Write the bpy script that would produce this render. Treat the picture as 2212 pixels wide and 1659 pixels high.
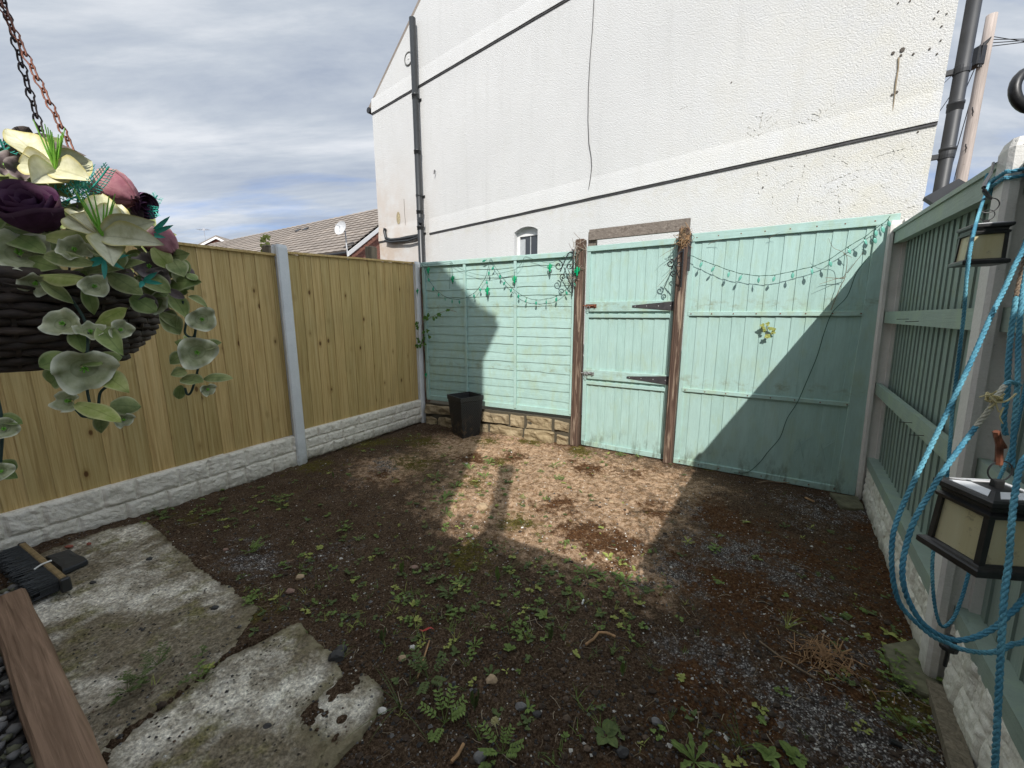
import bpy, math, random
import numpy as np
from mathutils import Vector, Matrix, noise as mn
R = math.radians
for o in list(bpy.data.objects): bpy.data.objects.remove(o)
scene = bpy.context.scene
col = scene.collection

# ------------------------------------------------------------------ camera
H = 1.5; PITCH = R(10.0); FPX = 840.0
cam_d = bpy.data.cameras.new("camera"); cam = bpy.data.objects.new("camera", cam_d); col.objects.link(cam)
cam.location = (0, 0, H); cam.rotation_euler = (math.pi/2 - PITCH, 0, 0)
cam_d.sensor_width = 36; cam_d.lens = 36*FPX/2212; cam_d.clip_start = 0.02; cam_d.clip_end = 3000
scene.camera = cam
# ------------------------------------------------------------------ sun, exposure
SUN_EL = R(41.2); SUN_AZ = R(3.5)          # light travels towards +Y, a little +X
sd = bpy.data.lights.new("sun", 'SUN'); sd.energy = 3.8; sd.angle = R(0.5); sd.color = (1.0, 0.965, 0.92)
sun = bpy.data.objects.new("sun", sd); col.objects.link(sun); sun.location = (0, -4, 12)
sdir = Vector((math.sin(SUN_AZ)*math.cos(SUN_EL), math.cos(SUN_AZ)*math.cos(SUN_EL), -math.sin(SUN_EL)))
sun.rotation_euler = sdir.to_track_quat('-Z', 'Y').to_euler()
scene.view_settings.view_transform = 'Standard'; scene.view_settings.look = 'None'
scene.view_settings.exposure = 0.32; scene.view_settings.gamma = 1

# ------------------------------------------------------------------ node helper
class NT:
    def __init__(s, tree): s.t = tree; s.n = tree.nodes; s.l = tree.links
    def node(s, typ, **kw):
        n = s.n.new(typ)
        for k, v in kw.items(): setattr(n, k, v)
        return n
    def put(s, sock, v):
        if isinstance(v, bpy.types.NodeSocket): s.l.new(v, sock)
        elif isinstance(v, (tuple, list)) and len(v) == 3 and sock.type == 'RGBA': sock.default_value = (*v, 1)
        else: sock.default_value = v
    def coord(s, kind='Object'): return s.node('ShaderNodeTexCoord').outputs[kind]
    def map(s, vec, scale=(1, 1, 1), rot=(0, 0, 0), loc=(0, 0, 0)):
        m = s.node('ShaderNodeMapping'); s.put(m.inputs[0], vec)
        m.inputs['Scale'].default_value = scale; m.inputs['Rotation'].default_value = rot; m.inputs['Location'].default_value = loc
        return m.outputs[0]
    def noise(s, vec, scale, detail=4, rough=.55, dist=0, out='Fac'):
        m = s.node('ShaderNodeTexNoise'); s.put(m.inputs['Vector'], vec)
        m.inputs['Scale'].default_value = scale; m.inputs['Detail'].default_value = detail
        m.inputs['Roughness'].default_value = rough; m.inputs['Distortion'].default_value = dist
        return m.outputs[out]
    def vor(s, vec, scale, feature='F1', out='Distance', rnd=1):
        m = s.node('ShaderNodeTexVoronoi'); m.feature = feature; s.put(m.inputs['Vector'], vec)
        m.inputs['Scale'].default_value = scale; m.inputs['Randomness'].default_value = rnd
        return m.outputs[out]
    def ramp(s, fac, stops, interp='LINEAR'):
        r = s.node('ShaderNodeValToRGB'); s.put(r.inputs[0], fac); cr = r.color_ramp; cr.interpolation = interp
        while len(cr.elements) < len(stops): cr.elements.new(.5)
        for e, (p, c) in zip(cr.elements, stops):
            e.position = p; e.color = (c, c, c, 1) if isinstance(c, (int, float)) else (*c, 1)
        return r.outputs[0]
    def mix(s, f, a, b, mode='MIX'):
        m = s.node('ShaderNodeMix', data_type='RGBA', blend_type=mode)
        s.put(m.inputs[0], f); s.put(m.inputs[6], a); s.put(m.inputs[7], b); return m.outputs[2]
    def math(s, op, a, b=0, c=0):
        m = s.node('ShaderNodeMath', operation=op); s.put(m.inputs[0], a); s.put(m.inputs[1], b); s.put(m.inputs[2], c); return m.outputs[0]
    def attr(s, name, out='Fac'):
        a = s.node('ShaderNodeAttribute'); a.attribute_name = name; return a.outputs[out]
    def sep(s, v):
        a = s.node('ShaderNodeSeparateXYZ'); s.put(a.inputs[0], v); return a.outputs
    def comb(s, x, y, z):
        a = s.node('ShaderNodeCombineXYZ')
        for i, q in enumerate((x, y, z)): s.put(a.inputs[i], q)
        return a.outputs[0]
    def bump(s, h, dist=.005, strength=1, nrm=None):
        b = s.node('ShaderNodeBump'); s.put(b.inputs['Height'], h)
        b.inputs['Distance'].default_value = dist; b.inputs['Strength'].default_value = strength
        if nrm is not None: s.put(b.inputs['Normal'], nrm)
        return b.outputs[0]

def material(name, fn):
    m = bpy.data.materials.new(name); m.use_nodes = True; t = m.node_tree; t.nodes.clear(); n = NT(t)
    out = n.node('ShaderNodeOutputMaterial'); bs = n.node('ShaderNodeBsdfPrincipled')
    n.l.new(bs.outputs[0], out.inputs[0])
    d = fn(n)
    for k, v in d.items():
        n.put(bs.inputs[k], v)
    return m

# ------------------------------------------------------------------ world: Nishita sky + a layer of streaky cloud
world = bpy.data.worlds.new("World"); scene.world = world; world.use_nodes = True
wt = world.node_tree; wt.nodes.clear(); w = NT(wt)
wo = w.node('ShaderNodeOutputWorld'); bg = w.node('ShaderNodeBackground'); w.l.new(bg.outputs[0], wo.inputs[0])
sky = w.node('ShaderNodeTexSky'); sky.sky_type = 'NISHITA'; sky.sun_disc = False
sky.sun_elevation = SUN_EL; sky.sun_rotation = math.pi + SUN_AZ
sky.air_density = 1.0; sky.dust_density = 0.6; sky.ozone_density = 1.6
BG = 0.12
gen = w.coord('Generated'); sx = w.sep(gen)
zz = w.math('ADD', w.math('MAXIMUM', sx[2], 0.0), 0.16)
px = w.math('DIVIDE', sx[0], zz); py = w.math('DIVIDE', sx[1], zz)
pv = w.comb(px, py, 0.0)
v1 = w.map(pv, scale=(0.42, 1.0, 1), rot=(0, 0, R(24)))
v2 = w.map(pv, scale=(0.5, 1.5, 1), rot=(0, 0, R(14)), loc=(3.1, 1.2, 0))
n1 = w.noise(v1, 0.85, 4, .5, .5); n2 = w.noise(v2, 2.1, 9, .62, .25)
cov = w.math('ADD', w.math('MULTIPLY', n1, .62), w.math('MULTIPLY', n2, .38))
# clearer low in the north-west and towards the east
low = w.ramp(sx[2], [(0.02, 0.21), (0.30, 0.0)])
east = w.ramp(sx[0], [(0.50, 0.0), (0.78, 0.17)])
cov = w.math('SUBTRACT', w.math('SUBTRACT', cov, low), east)
cmask = w.ramp(cov, [(0.22, 0.0), (0.38, 0.95), (1, 1.0)])
shade = w.noise(w.map(v2, scale=(1.1, 1.1, 1), loc=(7, 2, 0)), 1.6, 9, .62, .25)
ccol = w.ramp(shade, [(0.32, (0.33, 0.38, 0.47)), (0.5, (0.48, 0.525, 0.585)), (0.66, (0.68, 0.705, 0.74))])
vd = w.node('ShaderNodeVectorMath', operation='DOT_PRODUCT'); w.put(vd.inputs[0], gen); vd.inputs[1].default_value = (-sdir.x, -sdir.y, -sdir.z)
glow = w.math('ADD', w.math('MULTIPLY', w.math('POWER', w.math('MAXIMUM', vd.outputs['Value'], 0.0), 1.3), 0.9), 1.0)      # added fill: cloud brightened on the sun side, out of view
gl = w.math('MULTIPLY', glow, 0.97/BG); ccol = w.mix(1.0, ccol, w.comb(gl, gl, gl), 'MULTIPLY')
skyc = w.mix(1.0, sky.outputs[0], (0.62, 0.74, 1.0), 'MULTIPLY')
w.put(bg.inputs[0], w.mix(cmask, skyc, ccol)); bg.inputs[1].default_value = BG

# ------------------------------------------------------------------ geometry helpers
CT, ST = math.cos(PITCH), math.sin(PITCH)
def ray(x, y):
    cx = (x-1106)/FPX; cy = -(y-829.5)/FPX
    return Vector((cx, CT+cy*ST, -ST+cy*CT))
def G(x, y, z=0.0):                     # survey: a spot on a level surface
    r = ray(x, y); t = (z-H)/r.z; return Vector((r.x*t, r.y*t, z))
def D(x, y, d):                         # survey: a spot d metres in front of the lens plane
    return Vector((0, 0, H)) + ray(x, y)*d

class MB:
    def __init__(s): s.v = []; s.f = []; s.m = []; s.r = []
    def add(s, vs, fs, m=0, r=None):
        b = len(s.v); s.v += [tuple(p) for p in vs]; r = random.random() if r is None else r
        for f in fs: s.f.append(tuple(i+b for i in f)); s.m.append(m); s.r.append(r)
    def obox(s, o, a, b, c, m=0, r=None):
        o, a, b, c = map(Vector, (o, a, b, c))
        vs = [o, o+a, o+a+b, o+b, o+c, o+a+c, o+a+b+c, o+b+c]
        fs = [(0, 3, 2, 1), (4, 5, 6, 7), (0, 1, 5, 4), (1, 2, 6, 5), (2, 3, 7, 6), (3, 0, 4, 7)]
        if a.cross(b).dot(c) < 0: fs = [f[::-1] for f in fs]
        s.add(vs, fs, m, r)
    def box(s, x0, x1, y0, y1, z0, z1, m=0, r=None):
        s.obox((x0, y0, z0), (x1-x0, 0, 0), (0, y1-y0, 0), (0, 0, z1-z0), m, r)
    def cbox(s, x0, x1, y0, y1, z0, z1, c=.006, m=0, r=None):      # box with chamfered long edges
        X, Y, Z = x1-x0, y1-y0, z1-z0; c = min(c, X*.3, Y*.3, Z*.3)
        vs = []
        for x in (0, 1):
            for y in (0, 1):
                for z in (0, 1):
                    bx, by, bz = (x0, x1)[x], (y0, y1)[y], (z0, z1)[z]
                    sx_, sy_, sz_ = (1, -1)[x], (1, -1)[y], (1, -1)[z]
                    vs += [(bx, by+sy_*c, bz+sz_*c), (bx+sx_*c, by, bz+sz_*c), (bx+sx_*c, by+sy_*c, bz)]
        s.hull(vs, m, r)
    def hull(s, vs, m=0, r=None):
        import bmesh
        bm = bmesh.new()
        for p in vs: bm.verts.new(p)
        res = bmesh.ops.convex_hull(bm, input=bm.verts)
        bmesh.ops.dissolve_limit(bm, angle_limit=.001, verts=bm.verts, edges=bm.edges)
        bm.normal_update(); bm.verts.index_update()
        bm.verts.ensure_lookup_table()
        for i, q in enumerate(bm.verts): q.index = i
        s.add([q.co[:] for q in bm.verts], [[q.index for q in f.verts] for f in bm.faces], m, r); bm.free()
    def tube(s, pts, rad, n=8, m=0, r=None, closed=False, cap=True):
        pts = [Vector(p) for p in pts]; k = len(pts)
        if k < 2: return
        rads = rad if isinstance(rad, (list, tuple)) else [rad]*k
        rings = []; up = None
        for i, p in enumerate(pts):
            if closed: t = pts[(i+1) % k]-pts[i-1]
            else: t = pts[min(i+1, k-1)]-pts[max(i-1, 0)]
            if t.length < 1e-9: t = Vector((0, 0, 1))
            t.normalize()
            if up is None:
                up = Vector((0, 0, 1)) if abs(t.z) < .9 else Vector((1, 0, 0))
            a = up-t*up.dot(t)
            if a.length < 1e-6: a = t.orthogonal()
            a.normalize(); up = a; b = t.cross(a)
            rings.append([p+(a*math.cos(2*math.pi*j/n)+b*math.sin(2*math.pi*j/n))*rads[i] for j in range(n)])
        vs = [q for rg in rings for q in rg]; fs = []
        for i in range(k if closed else k-1):
            i2 = (i+1) % k
            for j in range(n):
                j2 = (j+1) % n; fs.append((i*n+j, i*n+j2, i2*n+j2, i2*n+j))
        if not closed and cap: fs.append(tuple(range(n))[::-1]); fs.append(tuple((k-1)*n+j for j in range(n)))
        s.add(vs, fs, m, r)
    def lathe(s, prof, o=(0, 0, 0), n=24, m=0, r=None, cap=True):
        o = Vector(o); vs = []; fs = []
        for (rr, z) in prof:
            vs += [o+Vector((rr*math.cos(2*math.pi*j/n), rr*math.sin(2*math.pi*j/n), z)) for j in range(n)]
        for i in range(len(prof)-1):
            for j in range(n):
                j2 = (j+1) % n; fs.append((i*n+j, i*n+j2, (i+1)*n+j2, (i+1)*n+j))
        if cap: fs.append(tuple(range(n))[::-1]); fs.append(tuple((len(prof)-1)*n+j for j in range(n)))
        s.add(vs, fs, m, r)
    def grid(s, P, m=0, r=None, flip=False):           # P[i][j] points
        a, b = len(P), len(P[0]); vs = [q for row in P for q in row]; fs = []
        for i in range(a-1):
            for j in range(b-1):
                f = (i*b+j, (i+1)*b+j, (i+1)*b+j+1, i*b+j+1); fs.append(f[::-1] if flip else f)
        s.add(vs, fs, m, r)
    def rock(s, c, rx, ry, rz, m=0, seed=0, sub=1):
        import bmesh
        bm = bmesh.new(); bmesh.ops.create_icosphere(bm, subdivisions=sub, radius=1)
        vs = []
        for q in bm.verts:
            k = 1+.35*mn.noise(q.co*1.3+Vector((seed*3.1, seed*1.7, 0)))
            vs.append(Vector((q.co.x*rx*k, q.co.y*ry*k, q.co.z*rz*k))+Vector(c))
        for i, q in enumerate(bm.verts): q.index = i
        s.add(vs, [[q.index for q in f.verts] for f in bm.faces], m); bm.free()

def link(name, mb, mats, parent=None, smooth=False, world=False, loc=(0, 0, 0), rz=0):
    if not isinstance(mats, (list, tuple)): mats = [mats]
    vs = mb.v
    if world or (parent is None and (rz or Vector(loc).length)):
        if world:
            M = Matrix.Translation(Vector(loc)) @ Matrix.Rotation(rz, 4, 'Z')
            if parent is not None: M = root_mat(parent)
            Mi = M.inverted(); vs = [tuple(Mi @ Vector(p)) for p in vs]
    me = bpy.data.meshes.new(name); me.from_pydata(vs, [], mb.f)
    for m in mats: me.materials.append(m)
    me.polygons.foreach_set('material_index', mb.m)
    a = me.attributes.new('rnd', 'FLOAT', 'FACE'); a.data.foreach_set('value', mb.r)
    if smooth: me.polygons.foreach_set('use_smooth', [True]*len(me.polygons))
    me.update()
    o = bpy.data.objects.new(name, me); col.objects.link(o)
    if parent is not None: o.parent = parent
    else: o.location = loc; o.rotation_euler = (0, 0, rz)
    return o
def root_mat(o):
    while o.parent is not None: o = o.parent
    return Matrix.Translation(o.location) @ Matrix.Rotation(o.rotation_euler.z, 4, 'Z')
def tag(o, label, cat, group=None, kind=None):
    if label: o['label'] = label
    if cat: o['category'] = cat
    if group: o['group'] = group
    if kind: o['kind'] = kind
    return o
def thing(name, label, cat, loc=(0, 0, 0), rz=0, group=None):
    o = bpy.data.objects.new(name, None); o.empty_display_size = .1; col.objects.link(o)
    o.location = loc; o.rotation_euler = (0, 0, rz); return tag(o, label, cat, group)
def solo(name, mb, mats, label, cat, group=None, kind=None, loc=None, rz=0, smooth=False):
    # vertices given in world space; the origin goes to the base unless loc is given
    if loc is None:
        A = np.array(mb.v); loc = ((A[:, 0].min()+A[:, 0].max())/2, (A[:, 1].min()+A[:, 1].max())/2, A[:, 2].min())
    return tag(link(name, mb, mats, None, smooth, True, loc, rz), label, cat, group, kind)
def copy_thing(root, loc, rz, label=None):
    r = root.copy(); col.objects.link(r); r.location = loc; r.rotation_euler = (0, 0, rz)
    if label: r['label'] = label
    for ch in root.children:
        c = ch.copy(); col.objects.link(c); c.parent = r
        for g in ch.children:
            d = g.copy(); col.objects.link(d); d.parent = c
    return r

class Frame:                               # vertical plane through P towards Q; n = the yard side
    def __init__(s, P, Q):
        s.P = Vector((P[0], P[1], 0)); s.Q = Vector((Q[0], Q[1], 0)); s.L = (s.Q-s.P).length
        s.u = (s.Q-s.P).normalized(); s.n = Vector((s.u.y, -s.u.x, 0)); s.rz = math.atan2(s.u.y, s.u.x)
        # local x = u, local y = -n  (rotation about z), z up
    def at(s, x, y, off=0.0):              # survey point on the plane shifted off towards the yard
        r = ray(x, y); P = s.P+s.n*off; nn = s.n
        t = nn.dot(P-Vector((0, 0, H)))/nn.dot(r); return Vector((0, 0, H))+r*t
    def loc(s, x, y, off=0.0):             # -> (t, z)
        q = s.at(x, y, off); return (q-s.P).dot(s.u), q.z
    def w(s, t, z, off=0.0): return s.P+s.u*t+s.n*off+Vector((0, 0, z))

# ---- numpy value noise
_rs = np.random.RandomState(5); _T = _rs.rand(512, 512)
def vn(x, y):
    xi = np.floor(x).astype(int); yi = np.floor(y).astype(int); fx = x-xi; fy = y-yi
    fx = fx*fx*(3-2*fx); fy = fy*fy*(3-2*fy)
    g = lambda a, b: _T[a % 512, b % 512]
    return (g(xi, yi)*(1-fx)+g(xi+1, yi)*fx)*(1-fy)+(g(xi, yi+1)*(1-fx)+g(xi+1, yi+1)*fx)*fy
def fbm(x, y, o=4):
    s = 0; a = .5; t = 0
    for i in range(o): s = s+a*vn(x*2**i+17.3*i, y*2**i+9.1*i); t += a; a *= .5
    return s/t
def inpoly(x, y, poly):
    ins = np.zeros(x.shape, bool); n = len(poly)
    for i in range(n):
        x0, y0 = poly[i]; x1, y1 = poly[(i+1) % n]
        c = ((y0 > y) != (y1 > y)) & (x < (x1-x0)*(y-y0)/((y1-y0) if y1 != y0 else 1e-9)+x0); ins ^= c
    return ins
def pdist(x, y, poly, closed=True):
    d = np.full(x.shape, 1e9); n = len(poly)
    for i in range(n if closed else n-1):
        ax, ay = poly[i]; bx, by = poly[(i+1) % n]; vx, vy = bx-ax, by-ay; L = vx*vx+vy*vy+1e-12
        t = np.clip(((x-ax)*vx+(y-ay)*vy)/L, 0, 1); d = np.minimum(d, np.hypot(x-ax-t*vx, y-ay-t*vy))
    return d

# ------------------------------------------------------------------ materials
def simple(name, c, rough=.6, metal=0, var=.12, nscale=25, bump=.0, spec=.5, **kw):
    def fn(n):
        co = n.coord(); f = n.noise(co, nscale, 4)
        cc = n.mix(n.ramp(f, [(.3, 0.0), (.7, 1.0)]), tuple(q*(1-var) for q in c), tuple(min(1, q*(1+var)) for q in c))
        d = {'Base Color': cc, 'Roughness': rough, 'Metallic': metal, 'Specular IOR Level': spec}
        if bump: d['Normal'] = n.bump(f, bump)
        d.update(kw); return d
    return material(name, fn)

def m_pine(n):
    co = n.coord(); rnd = n.attr('rnd'); sp = n.sep(co)
    off = n.comb(n.math('MULTIPLY', rnd, 13.0), 0, n.math('MULTIPLY', rnd, 37.0))
    a = n.node('ShaderNodeVectorMath', operation='ADD'); n.put(a.inputs[0], co); n.put(a.inputs[1], off); c2 = a.outputs[0]
    grain = n.noise(n.map(c2, scale=(60, 20, 1.6)), 1, 5, .6, .6)
    fine = n.noise(n.map(c2, scale=(220, 60, 5)), 1, 3, .6)
    base = n.ramp(grain, [(.28, (.36, .215, .07)), (.42, (.60, .405, .145)), (.58, (.76, .55, .23)), (.78, (.86, .67, .34))])
    base = n.mix(.45, base, n.ramp(fine, [(.3, (.32, .21, .09)), (.7, (.56, .41, .21))]))
    base = n.mix(n.math('MULTIPLY', rnd, .8), base, n.mix(1, base, (.72, .76, .70), 'MULTIPLY'))
    kv = n.map(c2, scale=(9, 1, 4.6)); kd = n.vor(kv, 1.0); 
    kc = n.sep(n.vor(kv, 1.0, out='Color'))[0]
    on = n.math('GREATER_THAN', kc, .42)
    kn = n.math('MULTIPLY', n.ramp(kd, [(.075, 1.0), (.125, 0.0)]), on)
    halo = n.math('MULTIPLY', n.ramp(kd, [(.05, .7), (.26, 0.0)]), on)
    base = n.mix(halo, base, (.27, .165, .05)); base = n.mix(kn, base, (.13, .062, .02))
    # green damp staining from the treatment
    st = n.noise(n.map(co, scale=(3, 1, 1.1)), 1.7, 3); base = n.mix(n.ramp(st, [(.5, 0.0), (.78, .35)]), base, (.30, .25, .11))
    return {'Base Color': base, 'Roughness': .75, 'Specular IOR Level': .25,
            'Normal': n.bump(n.math('ADD', n.math('MULTIPLY', grain, .6), n.math('MULTIPLY', kn, -.6)), .0025)}
PINE = material('pine_boards', m_pine)

def m_green(n, base=(.365, .525, .48), dark=(.21, .32, .29), algae=.5, gdir=0):
    co = n.coord(); rnd = n.attr('rnd')
    sc = (3, 8, 90) if gdir else (90, 8, 3)
    a = n.node('ShaderNodeVectorMath', operation='ADD'); n.put(a.inputs[0], co); n.put(a.inputs[1], n.comb(n.math('MULTIPLY', rnd, 9.0), 0, n.math('MULTIPLY', rnd, 5.0)))
    g = n.noise(n.map(a.outputs[0], scale=sc), 1, 5, .62, .8)
    c = n.mix(n.ramp(g, [(.25, .75), (.55, 0.0)]), base, tuple(q*.86 for q in base))
    c = n.mix(n.math('MULTIPLY', rnd, .6), c, n.mix(1, c, (.84, .88, .86), 'MULTIPLY')); c = n.mix(n.ramp(n.noise(n.map(co, scale=(9, 3, 9) if gdir else (14, 3, 3)), 1, 6, .72), [(.42, .0), (.7, .5)]), c, tuple(min(1, q*1.22) for q in base))
    blot = n.noise(n.map(co, scale=(4, 4, 1.6)), 2.2, 5, .65)
    c = n.mix(n.math('MULTIPLY', n.ramp(blot, [(.5, 0.0), (.75, 1.0)]), algae), c, (.34, .43, .27))
    z = n.sep(co)[2]; damp = n.math('MULTIPLY', n.ramp(z, [(.0, 1.0), (.30, 0.0)]), n.ramp(n.noise(n.map(co, scale=(14, 1, 5)), 1, 5, .7), [(.48, 0.0), (.64, 1.0)]))
    c = n.mix(n.math('MULTIPLY', damp, .75), c, (.10, .105, .06))
    for zz_ in (1.60, .86):
        st_ = n.math('MULTIPLY', n.ramp(n.math('ABSOLUTE', n.math('SUBTRACT', z, zz_)), [(.0, 1.0), (.09, 0.0)]), n.ramp(n.noise(n.map(co, scale=(9, 1, 14), loc=(zz_, 0, 0)), 1, 5, .7), [(.5, 0.0), (.66, 1.0)]))
        c = n.mix(n.math('MULTIPLY', st_, .7), c, (.22, .24, .14))
    scr = n.ramp(n.noise(n.map(a.outputs[0], scale=tuple(q*1.6 for q in sc)), 1.1, 6, .7), [(.64, 0.0), (.74, .75)])
    c = n.mix(scr, c, dark)
    return {'Base Color': c, 'Roughness': .62, 'Specular IOR Level': .3, 'Normal': n.bump(n.math('ADD', g, n.math('MULTIPLY', n.noise(co, 160, 3), .3)), .0022)}
GREEN_V = material('green_paint_upright', lambda n: m_green(n))
GREEN_H = material('green_paint_level', lambda n: m_green(n, gdir=1, algae=.75))
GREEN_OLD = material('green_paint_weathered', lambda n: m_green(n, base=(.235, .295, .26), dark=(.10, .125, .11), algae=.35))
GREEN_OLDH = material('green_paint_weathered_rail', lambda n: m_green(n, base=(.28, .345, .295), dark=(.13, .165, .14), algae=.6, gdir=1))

def m_conc(n, a=(.50, .50, .48), b=(.40, .39, .36), pits=.5, green=0.0):
    co = n.coord(); f = n.noise(co, 5, 6, .65); fi = n.noise(co, 90, 3, .6)
    c = n.mix(n.ramp(f, [(.35, 0.0), (.7, 1.0)]), a, b)
    p = n.ramp(n.vor(co, 60), [(.0, 1.0), (.16, 0.0)]); pk = n.math('MULTIPLY', p, n.ramp(n.noise(co, 12, 2), [(.52, 0.0), (.6, pits)]))
    c = n.mix(pk, c, (.10, .09, .08)); c = n.mix(.2, c, n.ramp(fi, [(.3, tuple(q*.7 for q in a)), (.7, a)]))
    z = n.sep(co)[2]; c = n.mix(n.math('MULTIPLY', n.ramp(z, [(0, .55), (.35, 0.0)]), n.ramp(f, [(.35, 0.0), (.6, 1.0)])), c, (.20, .17, .11))
    if green: c = n.mix(n.ramp(n.noise(co, 3, 5, .7), [(.45, 0.0), (.7, green)]), c, (.22, .25, .14))
    return {'Base Color': c, 'Roughness': .85, 'Specular IOR Level': .2, 'Normal': n.bump(n.math('ADD', fi, n.math('MULTIPLY', pk, -2)), .002)}
POST_WHITE = material('painted_concrete', lambda n: m_conc(n, (.76, .775, .77), (.64, .655, .65), .35))
POST_GREY = material('bare_concrete', lambda n: m_conc(n, (.74, .72, .68), (.60, .58, .54), .7))
def m_rockface(n, a, b, dirt):
    co = n.coord(); f = n.noise(co, 7, 6, .7); h = n.attr('hgt')
    c = n.mix(n.ramp(f, [(.35, 0.0), (.68, 1.0)]), a, b)
    c = n.mix(n.ramp(n.noise(co, 35, 5, .7), [(.5, 0.0), (.72, .7)]), c, dirt)
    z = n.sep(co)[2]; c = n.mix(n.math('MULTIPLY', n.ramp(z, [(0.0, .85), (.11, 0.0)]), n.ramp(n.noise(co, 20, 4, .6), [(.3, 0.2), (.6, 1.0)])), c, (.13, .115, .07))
    return {'Base Color': c, 'Roughness': .85, 'Specular IOR Level': .2, 'Normal': n.bump(n.noise(co, 140, 3), .002)}
ROCK_W = material('white_rock_face', lambda n: m_rockface(n, (.84, .79, .69), (.70, .65, .55), (.42, .37, .27)))
ROCK_G = material('grey_rock_face', lambda n: m_rockface(n, (.80, .77, .69), (.62, .60, .51), (.34, .31, .22)))

def m_render(n):
    co = n.coord(); x, y, z = n.sep(co)
    big = n.noise(co, .55, 5, .6); mid = n.noise(n.map(co, scale=(2.2, 1, .7)), 1.5, 6, .7)
    c = n.mix(n.ramp(big, [(.35, 0.0), (.7, .55)]), (.63, .63, .62), (.52, .523, .515))
    c = n.mix(n.ramp(mid, [(.50, 0.0), (.75, .35)]), c, (.56, .56, .53))
    st = n.noise(n.map(co, scale=(7, 1, .5)), 1, 4, .6); c = n.mix(n.ramp(st, [(.54, 0.0), (.80, .30)]), c, (.44, .44, .42))
    # rusty damp low on the left end, buff grime low on the right end
    left = n.math('MULTIPLY', n.ramp(n.math('MULTIPLY', n.math('ADD', x, 3.8), .5), [(.0, 1.0), (1.0, 0.0)]), n.ramp(n.math('MULTIPLY', z, .2), [(.56, 1.0), (.95, 0.0)]))
    left = n.math('MULTIPLY', left, n.ramp(n.noise(co, 2.2, 5, .65), [(.30, 0.0), (.56, 1.0)]))
    c = n.mix(n.math('MULTIPLY', left, .85), c, (.50, .38, .28))
    right = n.math('MULTIPLY', n.ramp(n.math('MULTIPLY', x, .22), [(.35, 0.0), (.95, 1.0)]), n.ramp(n.math('MULTIPLY', z, .2), [(.5, 1.0), (1.0, .35)]))
    right = n.math('MULTIPLY', right, n.ramp(n.noise(co, 3.1, 6, .7), [(.36, 0.0), (.62, 1.0)]))
    c = n.mix(n.math('MULTIPLY', right, .5), c, (.62, .58, .44))
    lines = n.math('MULTIPLY', n.ramp(n.math('ABSOLUTE', n.math('SUBTRACT', z, 3.0)), [(.0, 1.0), (.22, 0.0)]), n.ramp(n.noise(co, 6, 5, .7), [(.45, 0.0), (.65, 1.0)]))
    c = n.mix(n.math('MULTIPLY', lines, .3), c, (.50, .46, .34))
    peb = n.vor(co, 95, 'SMOOTH_F1'); fine = n.noise(co, 70, 5, .66)
    hh = n.math('ADD', n.math('MULTIPLY', peb, -1.0), n.math('MULTIPLY', fine, 1.6))
    return {'Base Color': c, 'Roughness': .9, 'Specular IOR Level': .15, 'Normal': n.bump(hh, .0036, 1.0)}
RENDER = material('white_roughcast', m_render)

def m_brown(n):
    co = n.coord(); g = n.noise(n.map(co, scale=(50, 50, 1.5)), 1, 6, .65, 1.0)
    c = n.ramp(g, [(.3, (.055, .033, .023)), (.55, (.10, .062, .045)), (.62, (.16, .105, .075))])
    p = n.ramp(n.noise(n.map(co, scale=(38, 38, 2.2), loc=(3, 1, 0)), 1, 5, .6, .5), [(.54, 0.0), (.62, .85)])
    c = n.mix(p, c, (.34, .26, .19)); return {'Base Color': c, 'Roughness': .7, 'Specular IOR Level': .3, 'Normal': n.bump(g, .004)}
BROWN = material('brown_stained_timber', m_brown)
def m_grey(n, c1=(.11, .09, .075), c2=(.27, .235, .20), axis=(1.5, 60, 60)):
    co = n.coord(); g = n.noise(n.map(co, scale=axis), 1, 6, .65, 1.2)
    kd = n.vor(n.map(co, scale=(2.3, 3, 9)), 1.0); k = n.ramp(kd, [(.05, 1.0), (.11, 0.0)])
    c = n.ramp(g, [(.3, c1), (.68, c2)]); c = n.mix(n.math('MULTIPLY', k, .7), c, tuple(q*.6 for q in c1))
    return {'Base Color': c, 'Roughness': .85, 'Specular IOR Level': .2, 'Normal': n.bump(g, .004)}
GREYWOOD = material('weathered_grey_timber', m_grey)
OLDPOST = material('old_post_timber', lambda n: m_grey(n, (.10, .085, .06), (.26, .22, .16), (50, 50, 2)))
POLE = material('pole_timber', lambda n: m_grey(n, (.30, .255, .225), (.50, .43, .385), (18, 18, .8)))
SLEEPER = material('sleeper_timber', lambda n: m_grey(n, (.11, .068, .042), (.31, .205, .14), (1.3, 38, 38)))
BLACKP = simple('black_plastic', (.022, .024, .025), .38, var=.2)
PIPEGREY = simple('dark_grey_pipe', (.032, .033, .035), .5, var=.2, nscale=8)
IRON = simple('black_iron', (.015, .015, .016), .42, var=.4)
HINGE = simple('hinge_iron', (.045, .043, .044), .5, var=.3, bump=.001)
GALV = simple('galvanised', (.50, .50, .49), .4, .85, var=.25, nscale=60)
RUST = simple('rusty_iron', (.17, .06, .03), .85, .1, var=.5, nscale=60, bump=.002)
RUSTC = simple('copper_chain', (.20, .075, .045), .55, .4, var=.4, nscale=80)
DARKCH = simple('dark_chain', (.045, .03, .028), .5, .4, var=.4, nscale=80)
UPVC = simple('white_upvc', (.78, .78, .77), .35, var=.03)
GUTTER = simple('black_gutter', (.02, .02, .022), .4)
WIRE = simple('green_wire', (.02, .07, .045), .5)
WIRE_D = simple('dark_cable', (.02, .02, .02), .5)
TWIG = simple('dry_twig', (.20, .145, .09), .8, var=.4)
STRAW = simple('dry_straw', (.36, .21, .10), .8, var=.4)
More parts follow.
